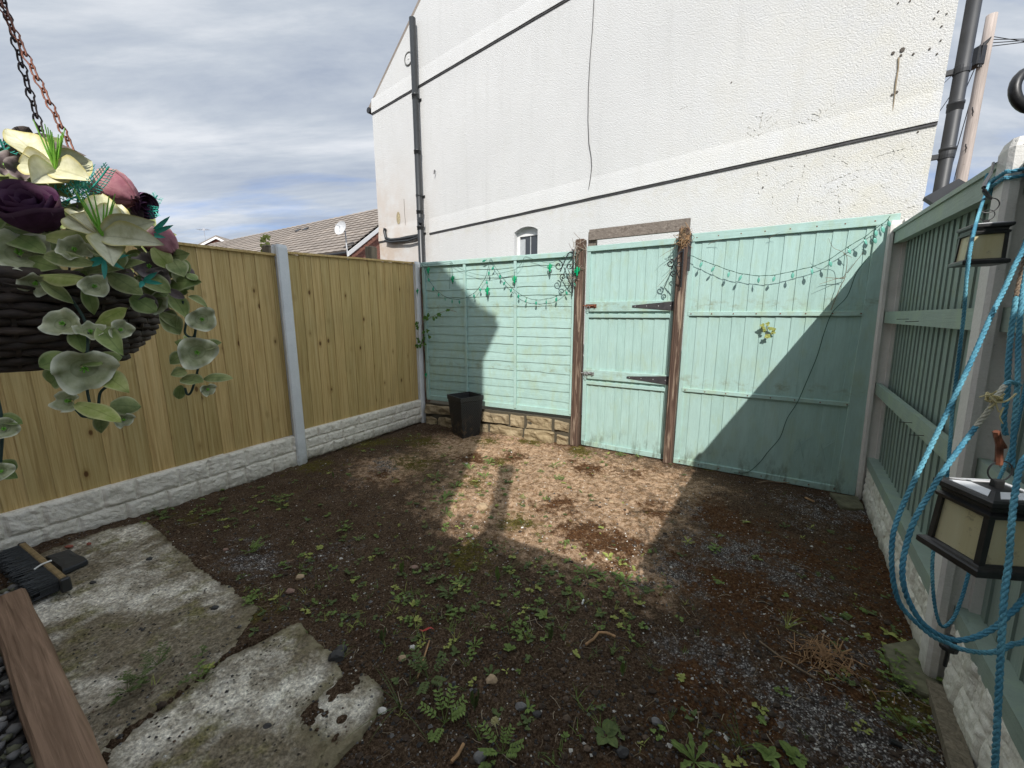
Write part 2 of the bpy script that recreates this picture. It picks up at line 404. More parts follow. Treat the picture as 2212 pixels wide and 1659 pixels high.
BULB = material('green_bulb_plastic', lambda n: {'Base Color': (.05, .42, .27), 'Roughness': .22, 'Transmission Weight': .35, 'IOR': 1.4, 'Subsurface Weight': 0.0})
BULB_P = material('pale_leaf_bulb', lambda n: {'Base Color': (.22, .58, .47), 'Roughness': .22, 'Transmission Weight': .35, 'IOR': 1.4})
CACTUS = material('cactus_bulb_plastic', lambda n: {'Base Color': (.0, .40, .16), 'Roughness': .2, 'Transmission Weight': .25, 'IOR': 1.4})
GLASS_D = material('dark_glass', lambda n: {'Base Color': (.03, .035, .04), 'Roughness': .08, 'Specular IOR Level': .8})
NETC = simple('grey_blind', (.42, .44, .45), .7)
SOLAR = material('lantern_solar_cap', lambda n: {'Base Color': (.78, .79, .80), 'Roughness': .3, 'Specular IOR Level': .6})
def m_amber(n):
    co = n.coord(); f = n.noise(n.map(co, scale=(20, 20, 4)), 1, 5, .6, 1)
    c = n.mix(n.ramp(f, [(.35, 0.0), (.7, 1.0)]), (.66, .58, .32), (.76, .71, .48))
    sp = n.ramp(n.noise(co, 45, 5, .7), [(.60, 0.0), (.72, .7)]); c = n.mix(sp, c, (.20, .16, .09))
    return {'Base Color': c, 'Roughness': .35, 'Transmission Weight': .25, 'IOR': 1.3}
AMBER = material('frosted_amber_glass', m_amber)
LACQ = simple('black_lantern_plastic', (.018, .018, .018), .4, var=.5, nscale=30, bump=.0005)
def m_rope(n, a=(.07, .25, .36), b=(.18, .46, .56)):
    co = n.coord(); f = n.noise(co, 320, 3, .6); g = n.noise(co, 9, 4, .6)
    c = n.mix(n.ramp(g, [(.4, 0.0), (.62, 1.0)]), a, b); c = n.mix(n.ramp(f, [(.35, .55), (.6, 0.0)]), c, tuple(q*.4 for q in a))
    return {'Base Color': c, 'Roughness': .75, 'Specular IOR Level': .25, 'Normal': n.bump(f, .0015)}
ROPE = material('blue_rope', m_rope)
ROPE_P = material('pale_rope', lambda n: m_rope(n, (.50, .48, .38), (.70, .67, .55)))
ROPE_D = material('brown_rope', lambda n: m_rope(n, (.20, .14, .10), (.32, .24, .17)))
def m_wicker(n):
    co = n.coord(); g = n.noise(n.map(co, scale=(30, 30, 120)), 1, 5, .65); f = n.noise(co, 25, 4, .6)
    c = n.ramp(g, [(.3, (.022, .014, .010)), (.6, (.070, .046, .033)), (.8, (.14, .10, .075))])
    return {'Base Color': n.mix(n.ramp(f, [(.5, 0.0), (.7, .5)]), c, (.028, .022, .018)), 'Roughness': .7, 'Normal': n.bump(g, .002)}
WICKER = material('dark_willow', m_wicker)
LINER = simple('basket_liner', (.02, .018, .014), .95, bump=.004)
def m_leaf(n, a, b, edge, tr=.0):
    co = n.coord(); e = n.attr('edge'); rnd = n.attr('rnd')
    f = n.noise(co, 60, 4, .6); c = n.mix(n.ramp(f, [(.35, 0.0), (.65, 1.0)]), a, b)
    c = n.mix(n.math('MULTIPLY', rnd, .4), c, n.mix(1, c, (.6, .65, .6), 'MULTIPLY'))
    c = n.mix(n.ramp(e, [(.72, 0.0), (1, .75)]), c, edge)
    vein = n.ramp(e, [(.0, .45), (.10, 0.0)]); c = n.mix(vein, c, tuple(q*.5 for q in a))
    return {'Base Color': c, 'Roughness': .7, 'Specular IOR Level': .25, 'Normal': n.bump(f, .0012)}
LEAF_A = material('cloth_leaf_green', lambda n: m_leaf(n, (.17, .24, .07), (.34, .40, .14), (.52, .54, .30)))
LEAF_B = material('cloth_leaf_grey', lambda n: m_leaf(n, (.20, .25, .09), (.40, .43, .18), (.62, .61, .38)))
LEAF_C = material('cloth_leaf_lime', lambda n: m_leaf(n, (.30, .36, .08), (.52, .53, .20), (.55, .52, .26)))
TRUMPET = material('cloth_trumpet', lambda n: m_leaf(n, (.34, .36, .18), (.60, .59, .38), (.88, .86, .68)))
LILY = material('lily_petal', lambda n: m_leaf(n, (.52, .50, .31), (.76, .73, .54), (.50, .42, .10)))
LILY_IN = simple('lily_stamen', (.22, .50, .06), .6)
ROSE_D = material('dark_rose_petal', lambda n: m_leaf(n, (.075, .022, .062), (.13, .045, .115), (.24, .13, .21)))
ROSE_P = material('pink_rose_petal', lambda n: m_leaf(n, (.38, .14, .17), (.55, .27, .28), (.60, .40, .33)))
MAUVE = material('faded_mauve_petal', lambda n: m_leaf(n, (.15, .11, .11), (.26, .21, .20), (.34, .29, .26)))
FERN = simple('teal_fern_plastic', (.06, .42, .34), .5, var=.3)
WEED = material('weed_leaf', lambda n: m_leaf(n, (.10, .15, .035), (.18, .25, .065), (.15, .20, .06)))
WEED2 = material('weed_leaf_dull', lambda n: m_leaf(n, (.065, .095, .03), (.12, .155, .05), (.10, .13, .05)))
WEED3 = material('weed_leaf_yellowed', lambda n: m_leaf(n, (.22, .26, .06), (.34, .36, .10), (.32, .30, .09)))
IVY = material('ivy_leaf', lambda n: m_leaf(n, (.05, .13, .02), (.10, .21, .04), (.09, .16, .04)))
SLATE = simple('slate', (.028, .03, .032), .55, bump=.002)
BRISTLE = simple('broom_bristle', (.03, .033, .034), .7, var=.5, nscale=120)
BROOMW = simple('broom_wood', (.24, .17, .08), .75, var=.3)
WHITEP = simple('white_scrap', (.75, .74, .70), .6)
PINKST = simple('pink_stone', (.27, .17, .13), .85, bump=.003)
TANST = simple('tan_stone', (.40, .29, .18), .85, bump=.003)
GREYST = simple('grey_stone', (.17, .165, .16), .85, bump=.003)
DARKST = simple('dark_stone', (.04, .038, .037), .7, bump=.003)
WHITEST = simple('white_stone', (.60, .58, .53), .8, bump=.003)
REDLEAF = simple('red_leaf', (.42, .05, .04), .6)
def m_sand(n):
    co = n.coord(); f = n.noise(n.map(co, scale=(1, 1, 4)), 6, 6, .65); rnd = n.attr('rnd')
    c = n.ramp(f, [(.3, (.15, .11, .06)), (.5, (.29, .225, .13)), (.7, (.43, .345, .22))])
    c = n.mix(n.math('MULTIPLY', rnd, .5), c, (.27, .22, .15)); c = n.mix(n.ramp(n.noise(co, 9, 5, .7), [(.58, 0.0), (.72, .6)]), c, (.12, .12, .05))
    return {'Base Color': c, 'Roughness': .9, 'Specular IOR Level': .15, 'Normal': n.bump(n.noise(co, 50, 5, .7), .006)}
SANDST = material('sandstone', m_sand)
MORTAR = simple('old_mortar', (.07, .06, .04), .95, bump=.004)
def m_slab(n):
    co = n.coord(); f = n.noise(co, 2.1, 6, .68); f2 = n.noise(n.map(co, loc=(5, 2, 1)), 4.2, 6, .7); fi = n.noise(co, 70, 5, .7)
    c = n.mix(n.ramp(n.noise(co, 13, 6, .75), [(.38, 0.0), (.6, 1.0)]), (.76, .72, .62), (.40, .36, .285))
    c = n.mix(n.ramp(f, [(.44, 0.0), (.56, .85)]), c, (.14, .11, .065))
    c = n.mix(n.ramp(f2, [(.55, 0.0), (.66, .8)]), c, (.16, .145, .05))
    c = n.mix(.75, c, n.mix(1, c, n.ramp(fi, [(.33, .22), (.5, .9), (.68, 1.9)]), 'MULTIPLY'))
    pt = n.math('MULTIPLY', n.ramp(n.vor(co, 38), [(.10, 1.0), (.2, 0.0)]), n.ramp(n.noise(co, 9, 2), [(.5, 0.0), (.58, 1.0)]))
    c = n.mix(pt, c, (.05, .042, .035))
    e = n.attr('edge'); c = n.mix(n.ramp(e, [(.0, .95), (.16, 0.0)]), c, n.mix(n.ramp(n.noise(co, 12, 4), [(.4, 0.0), (.6, 1.0)]), (.07, .05, .025), (.24, .21, .13)))
    return {'Base Color': c, 'Roughness': .92, 'Specular IOR Level': .15, 'Normal': n.bump(n.math('ADD', fi, n.math('MULTIPLY', pt, -1.5)), .007)}
SLAB = material('old_concrete_slab', m_slab)
def m_ground(n):
    co = n.coord(); A = n.sep(n.attr('zone', 'Color'))
    fi = n.noise(co, 95, 7, .8); f5 = n.noise(co, 22, 6, .72); md = n.noise(co, 4.5, 6, .75)
    soil = n.ramp(fi, [(.34, (.014, .008, .004)), (.48, (.070, .044, .026)), (.58, (.155, .105, .068)), (.72, (.40, .31, .23))])
    soil = n.mix(n.ramp(md, [(.42, 0.0), (.62, .8)]), soil, n.mix(1, soil, (.52, .48, .46), 'MULTIPLY'))
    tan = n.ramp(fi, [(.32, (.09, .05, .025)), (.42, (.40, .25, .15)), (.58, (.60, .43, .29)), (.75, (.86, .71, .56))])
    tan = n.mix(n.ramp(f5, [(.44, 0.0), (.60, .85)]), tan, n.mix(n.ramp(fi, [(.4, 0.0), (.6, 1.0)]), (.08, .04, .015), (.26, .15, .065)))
    gd = n.vor(co, 150); gs = n.sep(n.vor(co, 150, out='Color'))
    grav = n.mix(n.ramp(gd, [(.15, 0.0), (.62, .85)]), n.ramp(gs[0], [(.1, (.05, .046, .044)), (.5, (.20, .185, .175)), (.78, (.46, .43, .41)), (.95, (.80, .77, .73))]), (.04, .03, .025))
    moss = n.ramp(n.noise(co, 70, 6, .8), [(.36, (.020, .008, .003)), (.54, (.105, .050, .022)), (.68, (.24, .135, .065))])
    gm = n.ramp(n.noise(co, 70, 6, .8), [(.36, (.025, .02, .005)), (.54, (.105, .085, .02)), (.68, (.24, .20, .05))])
    def edge(mask, s_, lo=.36, hi=.62): return n.ramp(n.math('ADD', mask, n.math('MULTIPLY', n.math('SUBTRACT', s_, .5), 2.5)), [(lo, 0.0), (hi, 1.0)])
    s1 = n.noise(co, 9, 8, .8); s2 = n.noise(n.map(co, loc=(4, 9, 0)), 13, 8, .8); s3 = n.noise(n.map(co, loc=(1, 3, 0)), 11, 8, .8)
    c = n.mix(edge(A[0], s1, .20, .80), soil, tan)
    c = n.mix(edge(A[2], s2), c, grav)
    c = n.mix(edge(A[1], s3), c, moss)
    c = n.mix(edge(n.attr('gmoss'), s2), c, gm)
    wc = n.vor(co, 75, out='Color'); ws = n.sep(wc)
    wh = n.math('MULTIPLY', n.ramp(n.vor(co, 75), [(.18, 1.0), (.26, 0.0)]), n.math('GREATER_THAN', ws[1], .86))
    c = n.mix(wh, c, n.ramp(ws[0], [(.1, (.12, .10, .09)), (.6, (.36, .30, .25)), (.95, (.70, .66, .60))]))
    h = n.math('ADD', n.math('MULTIPLY', fi, 1.0), n.math('MULTIPLY', f5, 1.4))
    return {'Base Color': c, 'Roughness': .95, 'Specular IOR Level': .12, 'Normal': n.bump(h, .011)}
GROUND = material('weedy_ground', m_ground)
def m_brick(n):
    b = n.node('ShaderNodeTexBrick'); co = n.coord(); x, y, z = n.sep(co)
    n.put(b.inputs['Vector'], n.comb(n.math('ADD', x, y), z, 0)); b.inputs['Scale'].default_value = 4.4
    for k, v in (('Color1', (.21, .07, .045)), ('Color2', (.31, .12, .075)), ('Mortar', (.30, .26, .22))): b.inputs[k].default_value = (*v, 1)
    b.inputs['Mortar Size'].default_value = .015; b.inputs['Bias'].default_value = -.2
    return {'Base Color': b.outputs[0], 'Roughness': .9}
BRICK = material('red_brick', m_brick)
def m_tile(n):
    co = n.coord(); f = n.noise(co, 1.2, 5, .7); rnd = n.attr('rnd')
    c = n.mix(n.ramp(f, [(.35, 0.0), (.65, 1.0)]), (.21, .18, .155), (.31, .265, .225))
    return {'Base Color': n.mix(n.math('MULTIPLY', rnd, .4), c, (.17, .15, .13)), 'Roughness': .85, 'Normal': n.bump(n.noise(co, 20, 3), .01)}
TILE = material('concrete_roof_tile', m_tile)
def m_planter(n):
    co = n.coord(); x, y, z = n.sep(co)
    wv = n.math('MULTIPLY', n.math('SINE', n.math('MULTIPLY', z, 330.0)), n.math('SINE', n.math('MULTIPLY', n.math('ADD', x, y), 260.0)))
    dirt = n.ramp(n.noise(co, 16, 5, .7), [(.50, 0.0), (.62, 1.0)])
    dm = n.math('MULTIPLY', n.math('MULTIPLY', dirt, n.ramp(z, [(.05, 1.0), (.33, 0.0)])), n.ramp(x, [(-.2, 1.0), (.05, 0.0)]))
    return {'Base Color': n.mix(dm, (.022, .021, .022), (.15, .10, .06)), 'Roughness': .42, 'Normal': n.bump(wv, .003)}
PLANTER = material('black_woven_plastic', m_planter)

# ------------------------------------------------------------------ setting out (metres, from the survey)
C = Vector((-1.281, 5.369, 0)); PA = Vector((-2.189, 3.813, 0)); GL = Vector((.744, 4.365, 0))
GR = Vector((1.636, 3.852, 0)); PR = Vector((2.948, 3.061, 0)); NR = Vector((1.765, 1.424, 0))
uL = (C-PA).normalized()
FL = Frame(PA-uL*2.6, C); FB = Frame(C, GL); FG = Frame(GL+Vector((.03, .02, 0)), PR); FR = Frame(PR+Vector((.812, -.584, 0))*.075, NR+Vector((.812, -.584, 0))*.085)
uR = FR.u
FH = Frame(Vector((.22, 6.4, 0)), Vector((.22, 6.4, 0))+Vector((.804, -.595, 0))*4.43)     # white gable wall
def fthing(name, label, cat, fr, t, group=None, z=0.0):
    p = fr.w(t, z); return thing(name, label, cat, p, fr.rz, group)

# ------------------------------------------------------------------ ground
def slabz(x): return .020+.06*np.clip((-x-1.9)/1.2, 0, 1)
S1 = [G(*p, .05) for p in [(120, 1190), (240, 1146), (312, 1131), (333, 1146), (370, 1172), (415, 1210), (470, 1246), (505, 1272), (548, 1303), (535, 1334), (530, 1352), (508, 1388), (434, 1452), (356, 1510), (289, 1559), (228, 1608), (218, 1650), (150, 1650), (20, 1330), (40, 1230)]]
S2 = [G(*p, .05) for p in [(640, 1343), (612, 1352), (560, 1376), (498, 1406), (430, 1459), (352, 1517), (285, 1566), (224, 1613), (240, 1700), (330, 1850), (560, 1850), (668, 1668), (694, 1604), (655, 1556), (645, 1532), (675, 1500), (728, 1448), (716, 1420), (685, 1392)]]
S3 = [G(*p, .05) for p in [(734, 1446), (782, 1446), (822, 1490), (790, 1545), (740, 1603), (690, 1662), (698, 1602), (660, 1553), (650, 1533), (680, 1501)]]
def gheight(X, Y):
    z = .012*(fbm(X*1.3+3, Y*1.3)-.5)*2+.017*(fbm(X*9, Y*9, 4)-.5)*2+.018*(fbm(X*34, Y*34, 2)-.5)
    return z
gx = np.arange(-3.6, 3.5, .0125); gy = np.arange(.35, 5.8, .0125)
X, Y = np.meshgrid(gx, gy, indexing='ij')
Zg = gheight(X, Y)
for S in (S1, S2):
    pl = [(p.x, p.y) for p in S]; ins = inpoly(X, Y, pl); d = pdist(X, Y, pl)
    Zg = np.where(ins & (d > .02), Zg-.03, Zg); Zg = np.where(~ins, Zg+.022*np.exp(-(d/.16)**2), Zg)
Zg += .05*np.clip((-X-2.3)/.8, 0, 1)*np.clip((3.4-Y)/.8, 0, 1)
def gz(x, y):
    i = int(np.clip((x-gx[0])/.0125, 0, len(gx)-1)); j = int(np.clip((y-gy[0])/.0125, 0, len(gy)-1)); return float(Zg[i, j])
def blob(pts, r, soft=1.0):
    m = np.zeros(X.shape)
    for (vx, vy, rr) in pts:
        p = G(vx, vy); m = np.maximum(m, np.exp(-(((X-p.x)**2+(Y-p.y)**2)/(rr*r)**2)))
    return m
fb = fbm(X*2.2, Y*2.2, 5); fb2 = fbm(X*3.1+40, Y*3.1+7, 5); fb3 = fbm(X*1.6+9, Y*1.6+31, 5)
sandy_lit = blob([(1110, 970, .7), (1250, 1030, .6), (1150, 1090, .55), (1330, 1110, .5), (1300, 1180, .4), (1000, 960, .5), (1420, 1040, .45), (850, 1010, .4), (1180, 1150, .35), (1380, 1240, .25), (1000, 1080, .35)], 1.0)
sandy_lit = np.maximum(sandy_lit, .85*np.exp(-(((X-.45)/1.25)**2+((Y-3.35)/1.15)**2)**2)); sandy_lit = np.clip(sandy_lit*.95+(fb-.5)*.35, 0, 1)  # sandy ground spread over the sunlit area; its pale tan adds brightness there
mossb = blob([(1110, 985, .3), (1200, 1090, .3), (1330, 1180, .3), (1250, 1150, .3), (1290, 1010, .3), (1400, 1100, .3), (1700, 1200, .5), (1560, 1130, .35), (1850, 1250, .45), (1700, 1370, .35), (1900, 1150, .35), (1600, 1330, .3), (1790, 1440, .3), (1560, 1500, .25), (1650, 1600, .25), (1380, 1020, .3), (1000, 985, .28), (1230, 960, .3), (820, 1030, .3), (1360, 1180, .2), (600, 1500, .1)], 1.0)
mossb = np.maximum(mossb, .95*np.exp(-(((X-1.55)/.75)**2+((Y-2.0)/.95)**2)**2)); mossb = np.clip(mossb*.62+(fb2-.5)*1.0, 0, 1)
grav = blob([(1520, 1110, .18), (1600, 1150, .2), (1680, 1200, .2), (1740, 1240, .2), (1440, 1400, .2), (1530, 1500, .2), (760, 1060, .3), (830, 1010, .25), (1600, 1180, .3), (1700, 1270, .3), (1570, 1200, .3), (1850, 1100, .5), (1750, 1090, .4), (1500, 1480, .25), (1560, 1440, .2), (1900, 1480, .3), (1850, 1560, .25), (1680, 1540, .2), (1380, 1260, .2), (1480, 1240, .25), (720, 1200, .3), (560, 1230, .25)], 1.0)
grav = np.clip(grav*.54+(fb3-.5)*.95, 0, 1)
gm = blob([(1080, 1000, .25), (1020, 1040, .2), (1150, 950, .25), (1120, 1130, .15), (900, 1000, .3), (1250, 975, .2), (800, 960, .35), (680, 1010, .3), (900, 950, .3), (1040, 950, .3), (400, 1120, .2), (540, 1340, .12), (1500, 1000, .2), (1000, 1200, .2), (1550, 1600, .15), (1980, 1520, .2)], 1.0)
gm = np.clip(gm*.58+(fbm(X*4, Y*4+50, 5)-.5)*.9, 0, 1)
b = MB(); nx, ny = X.shape
idx = np.arange(nx*ny).reshape(nx, ny)
f = np.stack([idx[:-1, :-1], idx[1:, :-1], idx[1:, 1:], idx[:-1, 1:]], -1).reshape(-1, 4)
nv = nx*ny
V = np.stack([X, Y, Zg], -1).reshape(-1, 3)
# outer skirt out to the horizon, welded to the detailed middle
x0, x1, y0, y1 = gx[0], gx[-1], gy[0], gy[-1]; BIG = 1500
edge = [idx[0, 0], idx[-1, 0], idx[-1, -1], idx[0, -1]]
Vo = np.array([(-BIG, -BIG, -.02), (BIG, -BIG, -.02), (BIG, BIG, -.02), (-BIG, BIG, -.02)])
V = np.vstack([V, Vo]); faces = f.tolist()
bot = idx[:, 0].tolist(); rgt = idx[-1, :].tolist(); top = idx[::-1, -1].tolist(); lft = idx[0, ::-1].tolist()
for run, (a, c_) in zip((bot, rgt, top, lft), ((nv, nv+1), (nv+1, nv+2), (nv+2, nv+3), (nv+3, nv))):
    mid = len(run)//2
    faces += [(run[i+1], run[i], a) for i in range(mid)]; faces.append((run[mid], a, c_)); faces += [(run[i+1], run[i], c_) for i in range(mid, len(run)-1)]
me = bpy.data.meshes.new('ground'); me.from_pydata(V.tolist(), [], faces); me.materials.append(GROUND)
ca = me.color_attributes.new('zone', 'FLOAT_COLOR', 'POINT')
Z4 = np.ones((len(V), 4)); Z4[:nv, 0] = sandy_lit.ravel(); Z4[:nv, 1] = mossb.ravel(); Z4[:nv, 2] = grav.ravel(); Z4[nv:, :3] = (0, 0, 1)
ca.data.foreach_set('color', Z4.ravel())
ga = me.attributes.new('gmoss', 'FLOAT', 'POINT'); gmm = np.zeros(len(V)); gmm[:nv] = gm.ravel(); ga.data.foreach_set('value', gmm)
me.polygons.foreach_set('use_smooth', [True]*len(me.polygons)); me.update()
go = bpy.data.objects.new('ground', me); col.objects.link(go); go['kind'] = 'structure'

# ------------------------------------------------------------------ broken concrete slabs
def slab(pts, label, top=.0, seed=0, step=.010, grow=.024):
    poly = [(p.x, p.y) for p in pts]; xs = [p[0] for p in poly]; ys = [p[1] for p in poly]
    ax = np.arange(min(xs)-.03, max(xs)+.04, step); ay = np.arange(max(.1, min(ys)-.03), max(ys)+.04, step)
    A, B = np.meshgrid(ax, ay, indexing='ij')
    wob = .030*(fbm(A*10+seed, B*10, 5)-.5)+.012*(fbm(A*50, B*50+seed, 3)-.5)
    d = pdist(A, B, poly)*np.where(inpoly(A, B, poly), 1, -1)+wob+grow
    z = slabz(A)+top+.009*(fbm(A*4+seed, B*4, 3)-.5)+.013*(fbm(A*30+seed, B*30, 3)-.5)
    k = np.clip(d/.006, 0, 1); zz = z*k**.5-.04*(1-k**.5)
    m = MB(); keep = d > -step*1.2; ids = -np.ones(A.shape, int); vs = []
    for i, j in zip(*np.nonzero(keep)): ids[i, j] = len(vs); vs.append((A[i, j], B[i, j], zz[i, j]))
    fs = []
    q = np.stack([ids[:-1, :-1], ids[1:, :-1], ids[1:, 1:], ids[:-1, 1:]], -1).reshape(-1, 4)
    fs = q[(q >= 0).all(1)].tolist()
    m.v = vs; m.f = fs; m.m = [0]*len(fs); m.r = [.5]*len(fs)
    o = solo('concrete_slab', m, SLAB, label, 'slab', 'broken concrete slabs', smooth=True)
    e = o.data.attributes.new('edge', 'FLOAT', 'POINT'); e.data.foreach_set('value', np.clip(d[keep]/.5, 0, 1).tolist())
    return o
slab(S1, 'mossy concrete slab beside the white gravel board, broom head lying on it', seed=1)
slab(S2, 'grey pitted concrete slab at the front, joined by a mossy crack to the slab with the broom', top=.008, seed=7)
slab(S3, 'small broken piece of concrete at the outer corner of the front slab', top=.004, seed=13)

def flat_stone(poly, label, mat, z=.02, th=.04, seed=0):
    m = MB(); c = sum((p for p in poly), Vector())/len(poly)
    out = []
    for i in range(len(poly)):
        a, b_ = poly[i], poly[(i+1) % len(poly)]
        for k in range(5):
            p = a.lerp(b_, k/5); out.append(p+Vector((mn.noise(p*9+Vector((seed, 0, 0)))*.02, mn.noise(p*9+Vector((0, seed, 0)))*.02, 0)))
    rings = []
    for (sc, zz_) in ((1, z-th), (1, z-.008), (.97, z), (.6, z+.003), (.3, z+.002)):
        rings.append([Vector((c.x+(p.x-c.x)*sc, c.y+(p.y-c.y)*sc, zz_+.006*mn.noise(p*14*sc))) for p in out])
    n = len(out); vs = [q for r_ in rings for q in r_]+[Vector((c.x, c.y, z))]; fs = []
    for i in range(len(rings)-1):
        for j in range(n): fs.append((i*n+j, i*n+(j+1) % n, (i+1)*n+(j+1) % n, (i+1)*n+j))
    for j in range(n): fs.append(((len(rings)-1)*n+j, (len(rings)-1)*n+(j+1) % n, len(vs)-1))
    m.add(vs, fs, 0, .5); return solo('paving_stone', m, mat, label, 'paving stone', smooth=False)
DAMPST = simple('damp_greenish_stone', (.13, .125, .075), .85, var=.35, nscale=18, bump=.006)
flat_stone([G(1905, 1400), G(1985, 1385), G(2045, 1440), G(2040, 1520), G(1985, 1505), G(1925, 1465)], 'flat greenish paving stone at the foot of the near concrete post', DAMPST, seed=3)
flat_stone([G(1795, 1068), G(1855, 1078), G(1868, 1105), G(1812, 1098)], 'flat damp stone in the far right corner under the green panel', DAMPST, seed=9)

# ------------------------------------------------------------------ boards
def upright_boards(mb, x0, x1, z0, z1, exp, off, thick=.012, thin=.003, wob=0.0, side=1, jit=.008, seed=0, nz=10, m=0, gap=0.0):
    # boards in a frame's local space, stepping; off = how far the back of the boards is in front (yard side)
    rr = random.Random(seed); x = x0
    zf = lambda v, xx: v(xx) if callable(v) else v
    while x < x1-.01:
        e = exp+rr.uniform(-jit, jit); xe = min(x+e, x1)
        if x1-xe < .03: xe = x1
        ph = rr.random()*9; r = rr.random(); dz = rr.uniform(-.003, .003)
        za, zb = zf(z0, x)+dz, zf(z1, x)+dz*.5; L = []; Rr = []
        for k in range(nz+1):
            z = za+(zb-za)*k/nz; wl = wob*mn.noise(Vector((ph, z*2.3, 0))); wr = wob*mn.noise(Vector((ph+5, z*2.3, 0)))
            L.append((x+wl+gap, z)); Rr.append((xe+.004+wr*0, z))
        tl, tr = (thick, thin) if side > 0 else (thin, thick)
        vs = []
        for (a, z), (b_, _) in zip(L, Rr):
            vs += [(a, -(off), z), (a, -(off+tl), z), (b_, -(off+tr), z), (b_, -(off), z)]
        fs = []
        for k in range(nz):
            i = k*4
            for j in range(4): fs.append((i+j, i+(j+1) % 4, i+4+(j+1) % 4, i+4+j))
        fs.append((3, 2, 1, 0)); fs.append((nz*4, nz*4+1, nz*4+2, nz*4+3)); fs = [q[::-1] for q in fs]
        mb.add(vs, fs, m, r); x = xe
def level_boards(mb, x0, x1, z0, z1, exp, off, thick=.018, thin=.003, wob=.008, seed=0, nxs=70, m=0):
    rr = random.Random(seed); z = z0
    while z < z1-.03:
        e = exp+rr.uniform(-.015, .015); ze = min(z+e, z1); ze = z1 if z1-ze < .04 else ze
        ph = rr.random()*50; r = rr.random(); rows = [[], [], [], []]
        for k in range(nxs+1):
            x = x0+(x1-x0)*k/nxs
            lo = z-.004+wob*(mn.noise(Vector((ph, x*2.2, 0)))+.5*mn.noise(Vector((ph, x*7, 3))))-max(0, mn.noise(Vector((ph, x*1.1, 9)))-.25)*.03
            t2 = thick+.004*mn.noise(Vector((ph, x*3, 5)))
            rows[0].append((x, -off, lo)); rows[1].append((x, -(off+t2), lo+.002)); rows[2].append((x, -(off+t2*.75), (lo+ze)/2)); rows[3].append((x, -(off+thin), ze+.012))
        mb.grid(rows, m, r, flip=False); z = ze

def rockface(fr_len, hgt, seed, th=.05, step=.0075, rows=2):
    m = MB(); nx_ = int(fr_len/step)+1; nz_ = int(hgt/step)+1
    xs = np.linspace(0, fr_len, nx_); zs = np.linspace(0, hgt, nz_); A, B = np.meshgrid(xs, zs, indexing='ij')
    rs = np.random.RandomState(seed); hh = np.zeros(A.shape); row_h = [0, hgt*.36, hgt*.68, hgt] if rows == 3 else [0, hgt*.52, hgt]
    for r in range(len(row_h)-1):
        x = -rs.rand()*.2
        while x < fr_len:
            wd = rs.uniform(.11, .30); zb, zt = row_h[r], row_h[r+1]
            if rs.rand() < .25: pass
            wx = .012*(fbm(A*9+seed, B*9, 3)-.5); d = np.minimum(np.minimum(A+wx-x, x+wd-A-wx), np.minimum(B+wx-zb, zt-B-wx))
            k = np.clip(d/.022, 0, 1); ang = rs.uniform(0, 3.1)
            q = .35+.65*np.abs(fbm((A*math.cos(ang)+B*math.sin(ang))*9+rs.rand()*90, (B*math.cos(ang)-A*math.sin(ang))*22+rs.rand()*90, 4)-.1)
            hh = np.where(d > 0, np.maximum(hh, k**.5*(.25+q)*.022), hh); x += wd
    hh += .007*(fbm(A*45, B*60, 4)-.5)+.012*(fbm(A*16+seed, B*30, 3)-.5)
    P = [[(A[i, j], -(th/2+hh[i, j]), B[i, j]) for j in range(nz_)] for i in range(nx_)]
    m.grid(P, 0, .5, flip=True)
    m.obox((0, -th/2+.001, 0), (fr_len, 0, 0), (0, th-.001, 0), (0, 0, hgt), 0, .5)
    return m
def concrete_post(p, rz, h, w_, d_, label, mat, grp, top=0.02):
    m = MB()
    prof = [(-w_/2, d_/2), (-w_/2, .028), (-w_/2+.02, .028), (-w_/2+.02, -.028), (-w_/2, -.028), (-w_/2, -d_/2+.012), (-w_/2+.012, -d_/2),
            (w_/2-.012, -d_/2), (w_/2, -d_/2+.012), (w_/2, -.028), (w_/2-.02, -.028), (w_/2-.02, .028), (w_/2, .028), (w_/2, d_/2)]
    n = len(prof); zs = [-.05, .3, .8, 1.3, 1.8, h-.03]; vs = []
    for z in zs: vs += [(x, y, z) for x, y in prof]
    vs += [(x*.86, y*.86, h) for x, y in prof]; fs = []
    for i in range(len(zs)):
        for j in range(n): fs.append((i*n+j, i*n+(j+1) % n, (i+1)*n+(j+1) % n, (i+1)*n+j))
    fs.append(tuple(len(zs)*n+j for j in range(n))); m.add(vs, fs, 0, .5)
    o = link('concrete_post', m, mat, None, False, False); o.location = p; o.rotation_euler = (0, 0, rz); return tag(o, label, 'post', grp)

# ------------------------------------------------------------------ left fence
tA = (PA-FL.P).dot(FL.u); tC = FL.L
def left_panel(t0, t1, zb0, zb1, zt0, zt1, seed, label):
    r = fthing('fence_panel', label, 'fence panel', FL, t0, 'new timber panels of the left fence'); L = t1-t0
    zb = lambda x: zb0+(zb1-zb0)*x/L; zt = lambda x: zt0+(zt1-zt0)*x/L
    m = MB(); upright_boards(m, 0, L, zb, lambda x: zt(x)-.018, .118, -.012, .010, .004, .003, 1, .022, seed)
    link('boards', m, PINE, r)
    m = MB(); m.obox((0, -.022, zt0-.02), (L, 0, zt1-zt0), (0, .045, 0), (0, 0, .02)); link('capping', m, PINE, r)
    for z in (.12, .75, 1.4, ):
        m = MB(); m.obox((0, .012, zb0+z), (L, 0, zb1-zb0), (0, .035, 0), (0, 0, .07)); link('rail', m, PINE, r)
    return r
left_panel(0.05, tA-.045, .30, .312, 2.035, 2.065, 11, 'longer new timber fence panel behind the hanging basket')
left_panel(tA+.055, tC-.05, .325, .345, 2.10, 2.19, 23, 'new timber fence panel between the two pale posts')
